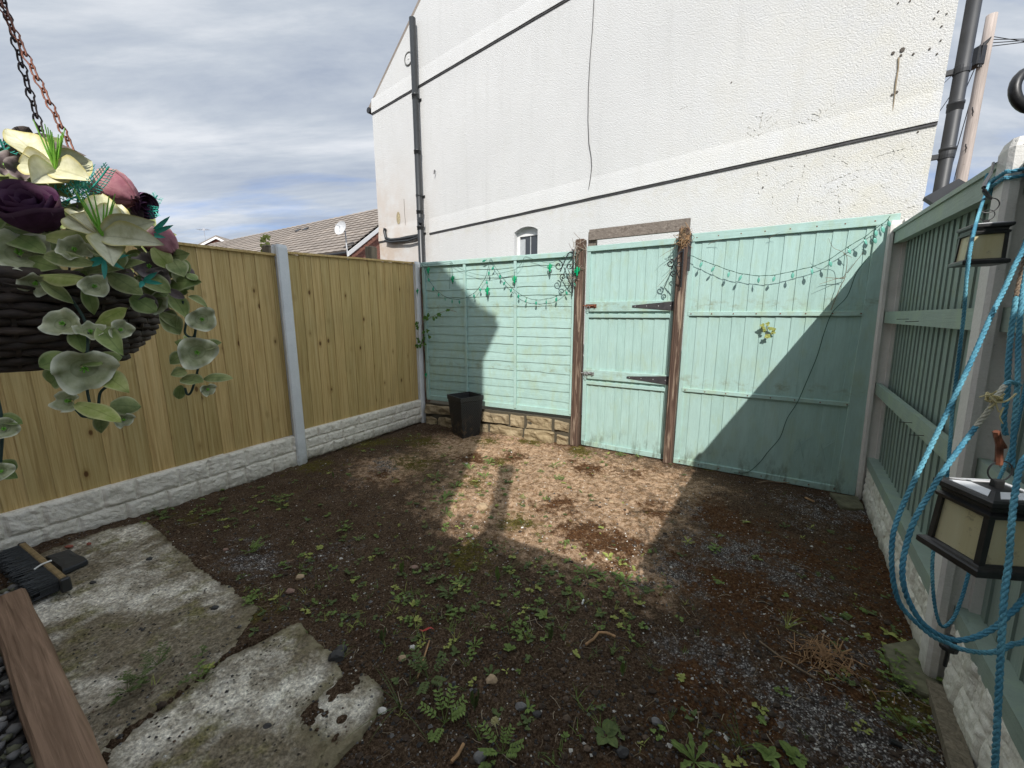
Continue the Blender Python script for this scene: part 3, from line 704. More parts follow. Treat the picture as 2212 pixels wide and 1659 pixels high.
def gravel_board(fr, t0, t1, z0, hgt, seed, label, mat, rows=2, grp='rock faced gravel boards under the fences'):
    o = link('gravel_board', rockface(t1-t0, hgt, seed, rows=rows), mat, None, False); o.location = fr.w(t0, z0, (.040 if t0 < 1 else .012) if fr is FR else 0); o.rotation_euler = (0, 0, fr.rz)
    return tag(o, label, 'gravel board', grp)
gravel_board(FL, 0.05, tA-.05, -.02, .325, 3, 'white rock faced gravel board beside the concrete slab, below the longer timber panel', ROCK_W)
gravel_board(FL, tA+.055, tC-.05, .02, .32, 4, 'white rock faced gravel board between the two pale posts', ROCK_W, rows=3)
concrete_post(FL.w(tA, 0, .012), FL.rz, 2.15, .105, .10, 'pale painted concrete post between the two new timber panels', POST_WHITE, 'concrete fence posts')
concrete_post(FL.w(tC-.005, 0, .005), FL.rz, 2.20, .09, .09, 'pale painted concrete post in the far left corner', POST_WHITE, 'concrete fence posts')
# darker backing post behind the corner post, old stumps beyond the fence
m = MB(); q = FB.w(.045, 0, 0)
m.obox(FB.w(.06, 0.30, -.01), FB.u*.05, -FB.n*.05, (0, 0, 1.83)); solo('timber_batten', m, BROWN, 'thin brown batten between the corner post and the green lap panel', 'batten')
for (vx, vt, dd, lab, sz) in ((579, 530, .16, 'dark weathered stump end just behind the pale middle post', .085), (801, 533, 1.1, 'weathered stump top beyond the fence beside the white house', .13)):
    P0 = FL.at(vx, vt, -dd); m = MB(); m.cbox(-sz/2, sz/2, -sz/2, sz/2, 0, P0.z, .012)
    o = link('old_post', m, OLDPOST, None); o.location = (P0.x, P0.y, 0); o.rotation_euler = (0, 0, FL.rz+.2); tag(o, lab, 'post')

# ------------------------------------------------------------------ back left: green lap panel on a low stone wall
r = fthing('lap_panel', 'green overlapping board panel with a planter in front of it', 'fence panel', FB, .12); L = 2.245-.12-.02
TB = .37; TT = 2.18
m = MB(); level_boards(m, .03, L-.03, TB+.03, TT-.03, .108, .0, .011, .002, .012, 5); link('boards', m, GREEN_H, r)
def tz(v): return FB.loc(v, 700)[0]-.12
for (a, b_, o0, o1) in ((0, .045, 0, .03), (tz(1008)-.018, tz(1008)+.018, .012, .036), (tz(1115)-.018, tz(1115)+.018, .012, .036), (L-.045, L, 0, .034)):
    m = MB(); m.cbox(a, b_, -o1, -o0, TB, TT-.055, .003); link('batten', m, GREEN_V, r)
m = MB(); m.cbox(-.01, L, -.042, .012, TT-.055, TT, .004); link('top_rail', m, GREEN_H, r)
m = MB(); m.cbox(0, L, -.026, .0, TB-.02, TB+.045, .003); link('bottom_rail', m, GREEN_H, r)
m = MB(); m.cbox(L-.045, L+.012, -.012, .01, TB-.03, TT+.0, .003); link('stile', m, GREEN_V, r)
# stone wall
r = fthing('stone_wall', 'low rough sandstone wall under the green lap panel', 'stone wall', FB, .07)
m = MB(); rr = random.Random(4); Lw = 2.12; 
def stone(m, x0, x1, z0, z1, seed):
    nx_, nz_ = max(4, int((x1-x0)/.02)), max(4, int((z1-z0)/.02)); P = []; dep = rr.uniform(.05, .085)
    for i in range(nx_+1):
        row = []
        for j in range(nz_+1):
            a, b_ = i/nx_, j/nz_; e = min(a, 1-a)*(x1-x0); g_ = min(b_, 1-b_)*(z1-z0); k = min(1, min(e, g_)/.02)**.5
            x = x0+(x1-x0)*a; z = z0+(z1-z0)*b_; nz2 = mn.fractal(Vector((x*7+seed, z*9, seed)), 1, 2, 4)
            wx = .010*mn.noise(Vector((x*9, z*9, seed+3)))
            row.append((x+wx, .0+.03-k*(dep+nz2*.034), z+.022*mn.noise(Vector((x*6, z*4, seed)))))
        P.append(row)
    m.grid(P, 0, rr.random(), flip=True)
rowz = [(-.04, .12), (.135, .285)]
for k, (a, b_) in enumerate(rowz):
    x = -rr.uniform(0, .1)
    while x < Lw-.05:
        wd = rr.uniform(.20, .55); x1_ = min(x+wd, Lw)
        if Lw-x1_ < .08: x1_ = Lw
        stone(m, max(x, 0)+.006, x1_-.006, a+rr.uniform(-.012, .012), b_+rr.uniform(-.015, .012), k*10+x*3); x = x1_
link('stones', m, SANDST, r)
m = MB(); m.box(0, Lw, .0, .2, -.05, .30); link('mortar', m, MORTAR, r)

# ------------------------------------------------------------------ gate, posts, header
def tg(v, y=700): return FG.loc(v, y)[0]
def timber_post(fr, t, w_, d_, h, off, label, seed=0, z0=-.05):
    m = MB(); m.cbox(-w_/2, w_/2, -d_/2, d_/2, 0, h, .008)
    # a shallow groove down the front so that the face is not dead flat
    m.cbox(-w_/2+.022, w_/2-.022, -d_/2-.006, -d_/2+.01, .01, h-.02, .004)
    o = link('gate_post', m, BROWN, None); o.location = fr.w(t, 0, off); o.rotation_euler = (0, 0, fr.rz); return tag(o, label, 'post', 'brown timber gate posts')
tGL = 0.0
timber_post(FG, -.02, .095, .10, 2.30, .03, 'peeling brown gate post on the latch side, next to the lap panel')
tGR = (GR-FG.P).dot(FG.u)
timber_post(FG, tGR-.005, .085, .10, 2.30, .045, 'brown gate post on the hinge side, next to the large green panel')
m = MB(); a0 = FG.loc(1278, 509)[0]; a1 = FG.loc(1487, 490)[0]
m.obox(FG.w(a0-.015, 2.285, .035), FG.u*(a1-a0+.03), -FG.n*.045, (0, 0, .105)); solo('gate_header', m, GREYWOOD, 'weathered grey beam across the top of the gate', 'beam')
m = MB(); m.obox(FG.w(a0-.035, 2.20, .005), FG.u*.085, -FG.n*.05, (0, 0, .17)); solo('timber_block', m, GREYWOOD, 'short dark packing block behind the left end of the grey beam', 'block')
g0 = .045; g1 = tGR-.058; W = g1-g0
gate = fthing('gate', 'green boarded garden gate with black hinges and two bolts', 'gate', FG, g0)
z1g = 2.225
def rails(parent, lst, mat):
    for (n_, a, b_, z0_, z1_, o0, o1) in lst:
        m = MB(); m.cbox(a, b_, -o1, -o0, z0_, z1_, .003); link(n_, m, mat, parent)
m = MB(); upright_boards(m, .012, W-.012, .03, z1g-.03, .098, -.012, .011, .004, .006, 1, .018, 31, 14); link('boards', m, GREEN_V, gate)
rails(gate, [('stile', 0, .042, .015, z1g-.055, -.01, .018), ('stile', W-.03, W, .015, z1g-.055, -.01, .018)], GREEN_V)
rails(gate, [('top_rail', 0, W, z1g-.055, z1g, -.01, .024), ('middle_rail', .0, W, 1.54, 1.645, -.002, .021), ('lower_rail', .0, W, .80, .905, -.002, .021),
             ('bottom_rail', .0, W, .015, .07, -.002, .018), ('strip', .035, W-.02, 1.475, 1.515, -.002, .017), ('strip', .03, W-.02, .735, .772, -.002, .017)], GREEN_H)
def hinge(parent, z, Lh, x1_):
    m = MB(); n_ = 10; y0_ = -.0225
    pr = [(x1_, .042), (x1_-.03, .042), (x1_-Lh+.02, .012), (x1_-Lh, .010)]
    vs = []
    for (x, h_) in pr: vs += [(x, y0_, z-h_), (x, y0_, z+h_), (x, y0_-.004, z-h_), (x, y0_-.004, z+h_)]
    fs = []
    for i in range(3):
        k = i*4; fs += [(k+2, k+3, k+7, k+6), (k+3, k+1, k+5, k+7), (k, k+2, k+6, k+4)]
    fs += [(12, 14, 15, 13), (1, 3, 2, 0)]; m.add(vs, fs)
    m.tube([(x1_+.004, y0_-.006, z-.048), (x1_+.004, y0_-.006, z+.048)], .008, 10)
    m.box(x1_+.006, x1_+.05, y0_-.004, y0_, z-.045, z+.045)
    o = link('hinge', m, HINGE, parent)
    m = MB()
    for k in range(4):
        x = x1_-Lh+.03+(Lh-.06)*k/3; m.lathe([(.0055, 0), (.005, .0015), (.002, .0025)], (0, 0, 0), 8)
        q = m.v[-24:]; m.v[-24:] = [(p[0]+x, y0_-.004-p[2], p[1]+z) for p in q]
    link('screw', m, GALV, o)
hinge(gate, 1.592, .40, W+.0); hinge(gate, .852, .42, W+.0)
def bolt(parent, z, mat, lab=None):
    m = MB(); y = -.022
    m.cbox(.012, .13, y-.003, y, z-.02, z+.02, .001); m.tube([(-.035, y-.014, z+.003), (.10, y-.014, z+.003)], .0065, 10)
    for x in (.02, .06, .115): m.cbox(x-.007, x+.007, y-.024, y, z-.014, z+.018, .003)
    o = link('bolt', m, mat, parent)
    if lab: o['label'] = lab
    m = MB(); m.tube([(.045+.018*math.cos(a), y-.03+.004*math.sin(a), z-.022+.022*math.sin(a)) for a in [i*math.pi/8 for i in range(16)]], .003, 6, closed=True)
    link('padlock_ring', m, GALV, o)
bolt(gate, 1.60, RUST, 'rusty bolt'); bolt(gate, .86, GALV, 'bare metal bolt')

# ------------------------------------------------------------------ large green panel right of the gate
p0 = tGR+.042; p1 = (Vector((2.905, 3.087, 0))-FG.P).dot(FG.u); W = p1-p0; TP = 2.25
pan = fthing('boarded_panel', 'large green boarded panel right of the gate, crossed by a string of leaf lights', 'fence panel', FG, p0)
m = MB(); upright_boards(m, .01, W-.01, .03, TP-.04, .104, -.004, .010, .004, .008, 1, .014, 47, 18); link('boards', m, GREEN_V, pan)
rails(pan, [('stile', 0, .045, .0, TP-.075, -.01, .017), ('stile', W-.13, W, .0, TP, -.01, .022)], GREEN_V)
rails(pan, [('top_rail', 0, W-.0, TP-.075, TP, -.012, .0245), ('batten', .03, W-.12, 1.495, 1.535, 0, .022), ('batten', .03, W-.12, .755, .792, 0, .022), ('bottom_rail', 0, W-.13, .0, .055, -.01, .0215)], GREEN_H)
m = MB(); rr = random.Random(8)
for z_ in (1.515, .772, 2.21, .028):
    for k in range(8):
        x = .06+k*(W-.2)/7; m.lathe([(.006, 0), (.004, .002)], (0, 0, 0), 6); q = m.v[-12:]; m.v[-12:] = [(p[0]+x, -.0245-p[2], p[1]+z_) for p in q]
link('nail_heads', m, RUST, pan)

# ------------------------------------------------------------------ right fence, seen from its back
def right_panel(t0, t1, label, seed, zt0, zt1):
    r = fthing('fence_panel', label, 'fence panel', FR, t0, 'weathered green panels of the right fence'); L = t1-t0; r.location = FR.w(t0, 0, .038 if t0 < 1 else .004)
    sl = (zt1-zt0)
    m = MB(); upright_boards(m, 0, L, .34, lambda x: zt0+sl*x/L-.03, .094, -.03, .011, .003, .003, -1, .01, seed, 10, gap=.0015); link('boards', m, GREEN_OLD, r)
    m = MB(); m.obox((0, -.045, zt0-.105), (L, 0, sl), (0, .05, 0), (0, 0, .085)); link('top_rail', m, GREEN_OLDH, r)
    m = MB(); m.obox((-.01, -.055, zt0-.02), (L+.02, 0, sl), (0, .075, 0), (0, 0, .022)); link('capping', m, GREEN_OLDH, r)
    for z in (1.485, .93, ):
        m = MB(); m.obox((0, -.045, z-.04), (L, 0, 0), (0, .03, 0), (0, 0, .085))
        o = link('rail', m, GREEN_OLDH, r)
        m = MB()
        for k in range(2): 
            x = L*(.45+.12*k+.2*(z < 1)); m.tube([(x, -.04, z-.005-k*.01), (x+.015, -.10, z-.004-k*.012)], .0018, 6)
        link('nail', m, HINGE, o)
    m = MB(); m.obox((0, -.04, .285), (L, 0, 0), (0, .065, 0), (0, 0, .075)); link('bottom_rail', m, GREEN_OLDH, r)
    return r
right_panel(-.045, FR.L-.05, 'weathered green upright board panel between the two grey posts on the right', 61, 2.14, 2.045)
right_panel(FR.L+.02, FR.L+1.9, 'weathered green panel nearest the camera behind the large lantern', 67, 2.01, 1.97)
gravel_board(FR, .07, FR.L-.05, -.02, .325, 31, 'grey rock faced gravel board between the two grey posts on the right', ROCK_G)
gravel_board(FR, FR.L+.06, FR.L+1.9, -.02, .325, 37, 'rough grey gravel board nearest the camera on the right, below the rope', ROCK_G)
concrete_post(FR.w(.012, 0, .062), FR.rz, 2.20, .115, .12, 'grey concrete post in the far right corner', POST_GREY, 'concrete fence posts')
concrete_post(FR.w(FR.L, 0, .036), FR.rz, 2.09, .11, .125, 'near grey concrete post on the right with blue rope tied round its top', POST_GREY, 'concrete fence posts')
m = MB(); a, b_ = G(2043, 1500), G(2098, 1668); dv = (b_-a); m.obox(a+Vector((0, 0, .0)), dv*1.3, Vector((dv.y, -dv.x, 0)).normalized()*.06, (0, 0, .035)); solo('timber_offcut', m, OLDPOST, 'old timber offcut lying along the near right gravel board', 'timber')

# ------------------------------------------------------------------ white rendered house behind
hr = thing('white_house', 'tall white roughcast gable of the house behind the yard, with a small arched window', 'house', FH.w(0, 0), FH.rz)
LW, RW, EV, RG, RT = -3.77, 4.40, 5.67, 8.75, .33
wx0, wx1, wz0, wz1 = -.225, .215, 2.03, 2.80
m = MB(); sl1 = (RG-EV)/(RT-LW)
arch = [(wx0+(wx1-wx0)*k/8, wz1+.065*math.sin(math.pi*k/8)**.8 if 0 < k < 8 else wz1) for k in range(9)]
def poly(m, pts, y=0.0, r=.5): m.add([(p[0], y, p[1]) for p in pts], [tuple(range(len(pts)))], 0, r)
zl = EV+(wx0-LW)*sl1; zr_ = EV+(wx1-LW)*sl1
poly(m, [(LW, -.1), (wx0, -.1), (wx0, wz0), (wx0, wz1), (wx0, zl), (LW, EV)])
poly(m, [(wx0, -.1), (wx1, -.1), (wx1, wz0), (wx0, wz0)])
poly(m, [(wx1, -.1), (RW, -.1), (RW, EV), (RT, RG), (wx1, zr_), (wx1, wz1), (wx1, wz0)])
poly(m, arch+[(wx1, zr_), (wx0, zl)])
rim = [(wx0, wz0), (wx1, wz0)]+arch[::-1]
k = len(rim); vs = [(p[0], 0, p[1]) for p in rim]+[(p[0], .13, p[1]) for p in rim]
m.add(vs, [(i, i+k, (i+1) % k+k, (i+1) % k) for i in range(k)], 0, .5)
DEP = 8.0
m.add([(LW, 0, -.1), (LW, DEP, -.1), (LW, DEP, EV), (LW, 0, EV), (RW, 0, -.1), (RW, DEP, -.1), (RW, DEP, EV), (RW, 0, EV), (RT, DEP, RG)], [(0, 3, 2, 1), (4, 5, 6, 7), (5, 1, 2, 8, 6)], 0, .5)
link('wall', m, RENDER, hr)
m = MB(); m.obox((LW-.12, .02, EV-.13), (RT-LW+.12, 0, RG-EV+.13), (0, DEP, 0), (-.05, 0, .10)); m.obox((RW+.12, .02, EV-.13), (RT-RW-.12, 0, RG-EV+.13), (0, DEP, 0), (.05, 0, .10)); link('roof', m, TILE, hr)
m = MB(); m.tube([(LW-.10, -.02, EV-.09), (LW-.10, DEP, EV-.09)], .055, 10); link('gutter', m, GUTTER, hr)
# string courses: drip beads that throw a thin shadow
def course(x0_, x1_, z_a, z_b, h_, pr, nm='string_course'):
    m = MB(); n_ = 80; P = []
    for i in range(n_+1):
        x = x0_+(x1_-x0_)*i/n_; z = z_a+(z_b-z_a)*i/n_+.004*mn.noise(Vector((x*3, 0, 0)))
        p_ = pr+.004*mn.noise(Vector((x*5, 4, 0))); P.append([(x, -.001, z+h_), (x, -p_*.35, z+h_*.75), (x, -p_, z+.006), (x, -p_, z), (x, -.001, z-.002)])
    m.grid(P, 0, .5, flip=False); link(nm, m, RENDER, hr)
    m = MB(); m.obox((x0_, -.0125, z_a-.026), (x1_-x0_, 0, z_b-z_a), (0, .012, 0), (0, 0, .024)); link('shadow_strip', m, HINGE, hr)  # dark strip painted under the bead to draw its shadow line
def th(v, y): return FH.loc(v, y)
za = th(925, 502)[1]; zb = th(2030, 262)[1]; tb = th(2030, 262)[0]
course(-2.2, RW, za-.02, zb+.0, .26, .022)
zc = th(820, 522)[1]; course(LW, -2.30, zc, zc+.01, .26, .022)
zu = th(910, 187)[1]; zu2 = th(1250, 0)[1]
course(LW, RW, zu-.03, zu2+.23, .26, .022)
# window
m = MB(); fw = .045; yb = .085
for (a, b_, c_, d_) in ((wx0, wx0+fw, wz0, wz1-.01), (wx1-fw, wx1, wz0, wz1-.01), (wx0+fw, wx1-fw, wz0, wz0+fw), (wx0+fw, wx1-fw, wz1-.06, wz1-.01)): m.box(a, b_, yb, yb+.05, c_, d_)
m.add([(p[0], yb+.01, p[1]) for p in ([(wx1, wz1-.012), (wx0, wz1-.012)][::-1]+arch[::-1])], [tuple(range(11))])
win = link('window', m, UPVC, hr)
m = MB(); m.box(wx0+fw, wx1-fw, yb+.02, yb+.026, wz0+fw, wz1-.06); link('pane', m, GLASS_D, win)
m = MB(); m.box(wx0+fw+.0, wx0+fw+.10, yb+.012, yb+.019, wz0+fw, wz1-.10); m.box(wx0+.24, wx0+.255, yb+.010, yb+.019, wz0+fw, wz1-.07); link('blind', m, NETC, win)
# old fixings and marks on the wall
STAIN = simple('dried_ivy_rootlets', (.47, .455, .41), .9, var=.4)
def onwall(v, y, off=.0012): 
    t, z = th(v, y); return Vector((t, -off, z))
m = MB(); rr = random.Random(12)
def strk(p, q, w_=.006, dens=.75):
    p, q = Vector(p), Vector(q); n_ = max(2, int((q-p).length/.03))
    for i in range(n_):
        if rr.random() < dens:
            a, b_ = p.lerp(q, i/n_), p.lerp(q, (i+.8)/n_); j = Vector((rr.uniform(-.006, .006), 0, rr.uniform(-.006, .006)))
            m.tube([a+j, (a+b_)/2+j*.3, b_-j], [w_*.25, w_*rr.uniform(.35, .75), w_*.25], 6)
for (bx, by, tx, ty, br) in ((1630, 335, 1648, 240, 1), (1752, 300, 1778, 228, 1), (1636, 352, 1640, 420, 0), (1745, 325, 1722, 440, 0), (1810, 400, 1815, 460, 0), (1672, 390, 1668, 455, 0)):
    a, b_ = onwall(bx, by), onwall(tx, ty); strk(a, b_, .008, .8 if br else .4)
    if br:
        for k in range(9):
            c_ = a.lerp(b_, .2+.75*k/9); s_ = 1 if k % 2 else -1; strk(c_, c_+Vector((s_*rr.uniform(.06, .17), 0, rr.uniform(.03, .10))), .006, .6)
for (x0_, y0_, x1_, y1_) in ((1860, 310, 1905, 290), (1885, 340, 1990, 310), (1800, 335, 1832, 355), (1920, 462, 1990, 440), (1470, 235, 1500, 225), (1475, 385, 1485, 360), (1785, 395, 1860, 365), (1840, 390, 1880, 372), (1750, 440, 1780, 425), (1690, 400, 1725, 385)):
    strk(onwall(x0_, y0_), onwall(x1_, y1_), .006, .6)
for k in range(70):
    v, y = rr.uniform(1640, 1960), rr.uniform(330, 455); a = onwall(v, y); strk(a, a+Vector((rr.uniform(-.05, .05), 0, rr.uniform(-.02, .05))), .005, .5)
link('ivy_traces', m, STAIN, hr)
m = MB()
for (v, y, s_) in ((1949, 108, .026), (1929, 115, .018), (1946, 120, .014), (1973, 117, .013), (2008, 106, .012), (2024, 117, .010), (2018, 40, .010), (2034, 57, .010), (2027, 25, .010), (1937, 199, .016), (1927, 205, .014), (2009, 231, .011), (1932, 264, .012), (1580, 178, .009), (1940, 7, .01), (1966, 2, .01), (1983, 285, .01), (2045, 30, .009), (2032, 88, .009), (1648, 505-100, .012)):
    a = onwall(v, y, 0); n0 = len(m.v); s_ *= .72; m.lathe([(s_, 0), (s_*.8, .006)], (0, 0, 0), 9); m.v[n0:] = [(p[0]*(1.0)+a.x, -.001-p[2], p[1]*1.2+a.z) for p in m.v[n0:]]
link('fixing_hole', m, simple('hole_dark', (.10, .085, .07), .9), hr)
m = MB(); pts = [onwall(*p, .006) for p in ((1941, 125), (1940, 150), (1935, 180), (1932, 210), (1928, 240), (1918, 268), (1902, 288))]; m.tube(pts, [.007, .005, .007, .004, .004, .003, .002], 5); link('crack', m, simple('crack_buff', (.30, .24, .16), .9), hr)
m = MB(); a = onwall(883, 127, 0); m.tube([(a.x+.10*math.cos(t_), -.008, a.z+.10*math.sin(t_)) for t_ in [i*math.pi/12 for i in range(24)]], .012, 6, closed=True); m.v.append((a.x, 0, a.z)); m.v.pop()
vent = link('round_vent', m, simple('vent_ring', (.16, .16, .15), .7), hr)
m = MB(); n0 = len(m.v); m.lathe([(.095, 0), (.09, .006), (.02, .008), (.012, .016)], (0, 0, 0), 20); m.v[n0:] = [(p[0]+a.x, -.001-p[2], p[1]+a.z) for p in m.v[n0:]]; link('vent_cover', m, RENDER, vent)
m = MB(); a = onwall(861, 471, 0); 
vs = [(a.x+.06*math.cos(t_), -.006, a.z+.125*math.sin(t_)*(1 if abs(math.sin(t_)) < .9 else .95)) for t_ in [i*math.pi/8 for i in range(16)]]
m.add(vs+[(a.x, -.012, a.z)], [(i, (i+1) % 16, 16) for i in range(16)]); link('filled_patch', m, simple('buff_filler', (.36, .30, .18), .9, var=.4, nscale=30, bump=.004), hr)
m = MB(); m.tube([onwall(873, 430, .005), onwall(874, 455, .005), onwall(876, 480, .005), onwall(877, 510, .005)], .004, 4); link('crack', m, simple('crack_dark', (.12, .10, .08), .9), hr)
m = MB(); m.tube([onwall(940, 369, .0), onwall(943, 369, .05), onwall(943, 372, .055), onwall(942, 378, .05)], .008, 6); link('wall_hook', m, IRON, hr)

# loose cable hanging down the wall
m = MB(); pts = [onwall(x, y, .012) for x, y in ((1284, -40), (1284, 0), (1281, 60), (1276, 120), (1272, 190), (1271, 260), (1273, 310), (1278, 340), (1279, 360), (1277, 380), (1274, 400), (1271, 415))]
M_ = Matrix.Translation(hr.location) @ Matrix.Rotation(FH.rz, 4, 'Z'); m.tube([M_ @ p for p in pts], .0048, 6); solo('cable', m, WIRE_D, 'loose black cable hanging down the middle of the white wall', 'cable')

# soil pipes
def pipe_thing(name, label, cat, x, off, ztop, zbot, rad, mat, brackets, collars, n=20):
    r = thing(name, label, cat, FH.w(x, 0, off), FH.rz)
    m = MB(); m.lathe([(rad, zbot), (rad, ztop), (rad*.85, ztop), (rad*.85, ztop-.08)], (0, 0, 0), n, cap=False); link('pipe', m, mat, r, True)
    for z in collars:
        m = MB(); m.lathe([(rad, z-.06), (rad*1.10, z-.055), (rad*1.10, z-.01), (rad*1.16, z-.008), (rad*1.16, z+.012), (rad*1.02, z+.016), (rad, z+.02)], (0, 0, 0), n, cap=False); link('collar', m, mat, r, True)
    for z in brackets:
        m = MB(); m.lathe([(rad*1.08, z-.018), (rad*1.1, z), (rad*1.08, z+.018)], (0, 0, 0), n, cap=False); m.box(-.022, .022, rad*.9, off, z-.016, z+.016); m.box(-.05, .05, off-.012, off-.002, z-.02, z+.02); link('bracket', m, mat, r)
    return r
xs_ = th(908, 250)[0]
zt_ = th(896, 50)[1]
sp = pipe_thing('soil_pipe', 'tall black soil pipe on the left end of the white wall', 'pipe', xs_, .10, zt_, -.05, .057, BLACKP, [th(905, 218)[1], th(916, 425)[1]], [th(905, 212)[1], th(912, 330)[1], th(917, 458)[1], th(918, 492)[1]])
sp2z = th(918, 480)[1]
m = MB(); m.tube([(.03, -.03, sp2z), (.075, -.06, sp2z)], .045, 14); m.tube([(.075, -.06, sp2z), (.085, -.065, sp2z)], .052, 14); link('access_plug', m, BLACKP, sp)
m = MB()
q = lambda v, y, o_=.05: Vector(((th(v, y)[0]-xs_), .10-o_, th(v, y)[1]))
m.tube([q(918, 505), q(900, 512), q(870, 517), q(848, 519), q(838, 515), q(835, 500), q(836, 494)], .030, 12); link('branch_pipe', m, BLACKP, sp)
m = MB(); m.tube([q(918, 512, .09), q(890, 521, .08), q(850, 524, .07), q(838, 521, .07)], .022, 10); link('branch_pipe', m, BLACKP, sp)
# right hand downpipe stands off the corner
yr = FH.at(2030, 240)
xr_ = 4.40+.12
rp = pipe_thing('downpipe', 'dark grey downpipe standing off the right corner of the white wall', 'pipe', xr_, -.16, 8.0, -.05, .050, PIPEGREY, [], [th(2035, 262-45)[1]+.0, 2.98])
for z in (3.62, 2.93):
    m = MB(); m.box(-.20, .0, -.018, .018, z-.02, z+.02); m.lathe([(.055, z-.03), (.057, z), (.055, z+.03)], (0, 0, 0), 20, cap=False); link('bracket', m, PIPEGREY, rp)

# ------------------------------------------------------------------ telegraph pole with wires
pb = D(2093, 300, 10.0); PX, PY = pb.x, pb.y
top_z = H+ (829.5-30)/FPX*0  # height from the survey below
dh = math.hypot(PX, PY); rt = ray(2143, 32); top_z = H+rt.z/math.hypot(rt.x, rt.y)*dh
tp = thing('telegraph_pole', 'wooden telegraph pole with climbing steps beyond the right fence', 'telegraph pole', (PX, PY, 0))
m = MB(); n_ = 12; pts = [(0, 0, z) for z in np.linspace(-.1, top_z, n_)]; m.tube(pts, [.135-.035*i/(n_-1) for i in range(n_)], 16); link('pole', m, POLE, tp, True)
for k in range(16):
    z = 3.2+k*.42
    if z > top_z-1.5: break
    s_ = 1 if k % 2 else -1; m = MB(); dx = Vector((.80, .60, 0))*s_
    m.tube([dx*.10+Vector((0, 0, z)), dx*.34+Vector((0, 0, z+.01)), dx*.34+Vector((0, 0, z+.05))], .014, 6); m.tube([dx*.12+Vector((0, 0, z-.09)), dx*.24+Vector((0, 0, z))], .009, 5); link('step', m, HINGE, tp)
m = MB(); m.cbox(-.30, -.10, -.14, .14, top_z-1.15, top_z-.72, .02); 
for k in range(10): m.tube([(-.2+.05*math.sin(k), -.12, top_z-1.2), (-.25+.02*k, -.16+.03*k, top_z-.7-.03*k), (-.05, -.12, top_z-.55)], .012, 5)
link('junction_box', m, IRON, tp)
for k, (tx, ty, tz_) in enumerate(((30, 16, 11), (30, 9, 8.5), (28, 5, 7.2), (26, 2, 6.6), tuple(D(2028, 190, 12)), tuple(D(2036, 300, 12)), tuple(D(2044, 400, 12.5)), tuple(D(2052, 425, 13)), tuple(D(2030, 240, 11)))):
    m = MB(); a = Vector((.0, 0, top_z-.45-.08*(k % 4))); b_ = Vector((tx-PX, ty-PY, tz_)); sag = .35 if tx > 20 else .05
    m.tube([a.lerp(b_, i/12)-Vector((0, 0, sag*4*(i/12)*(1-i/12))) for i in range(13)], .010, 4); link('wire', m, WIRE_D, tp)

# ------------------------------------------------------------------ houses beyond the left fence
def tiled_roof(root, a, b_, down, nrow, ncol, mat=TILE, name='roof'):
    # a->b along the eaves line at the ridge, down = vector ridge->eaves
    m = MB(); n = (b_-a).cross(down).normalized(); n = n if n.z > 0 else -n; rr = random.Random(3)
    for i in range(nrow):
        p0, p1 = i/nrow, (i+1.12)/nrow; P = []
        for j in range(ncol+1):
            for s_ in (0, 1):
                q0 = a.lerp(b_, min(1, (j+s_*.5)/ncol)); lift = .02 if s_ else .0
                P.append([q0+down*p0+n*(.015+lift), q0+down*p1+n*(.055+lift), q0+down*p1-n*.01])
        m.grid(P, 0, rr.random())
    return link(name, m, mat, root, world=True)
hd = Vector((.845, -.535, 0)); hp = Vector((-.535, -.845, 0))
ra = Vector((-21.5, 29.0, 6.5)); rb = Vector((-4.6, 18.3, 6.4))
nb = thing('brick_house', 'brick house with a long brown tiled roof and a satellite dish, beside the white wall', 'house', (-13, 22, 0), 0)
dn = Vector((hp.x*3.2, hp.y*3.2, -2.45)); tiled_roof(nb, ra, rb, dn, 15, 40)
tiled_roof(nb, ra, rb, Vector((-hp.x*3.2, -hp.y*3.2, -2.45)), 8, 20)
m = MB(); e1 = rb+dn; e2 = rb+Vector((-hp.x*3.2, -hp.y*3.2, -2.45)); ins_ = -hd*.12
e1i = e1+ins_-hp*.25; e2i = e2+ins_+hp*.25; e1f = ra+dn-hp*.25+hd*.2; e2f = ra+Vector((-hp.x*3.2, -hp.y*3.2, -2.45))+hp*.25+hd*.2
g_ = lambda p, z=None: Vector((p.x, p.y, p.z-.08 if z is None else z))
m.add([g_(e1i, 0), g_(e2i, 0), g_(e2i), g_(rb+ins_), g_(e1i), g_(e1f, 0), g_(e1f), g_(e2f, 0), g_(e2f), g_(ra+hd*.2)], [(0, 1, 2, 3, 4), (5, 0, 4, 6), (1, 7, 8, 2), (7, 5, 6, 9, 8)]); link('wall', m, BRICK, nb, world=True)
m = MB()
for s_, en in ((1, e1), (-1, e2)): m.obox(rb+hd*.02+Vector((0, 0, -.03)), en-rb, hd*.03, (0, 0, -.17))
link('barge_board', m, UPVC, nb, world=True)
m = MB(); m.tube([e1-hd*.05+Vector((0, 0, -.08)), ra+dn+Vector((0, 0, -.08))], .07, 8); link('gutter', m, GUTTER, nb, world=True)
m = MB(); 
for s_ in (.62, .655): 
    p = ra.lerp(rb, s_)+dn*.22+Vector((0, 0, .06)); m.obox(p, hd*.35, dn*.05, (0, 0, .05))
link('roof_vent', m, GUTTER, nb, world=True)
dp = e1-hd*.0-hp*-.15+Vector((0, 0, .75)); dish = MB(); dv = Vector((-.35, -.85, .30)).normalized(); 
a_ = dv.orthogonal().normalized(); c_ = dv.cross(a_); P = []
for i in range(6):
    rr_ = .27*i/5; P.append([dp+dv*(.12*(i/5)**2)+a_*rr_*math.cos(2*math.pi*j/20)+c_*rr_*math.sin(2*math.pi*j/20)*1.0 for j in range(21)])
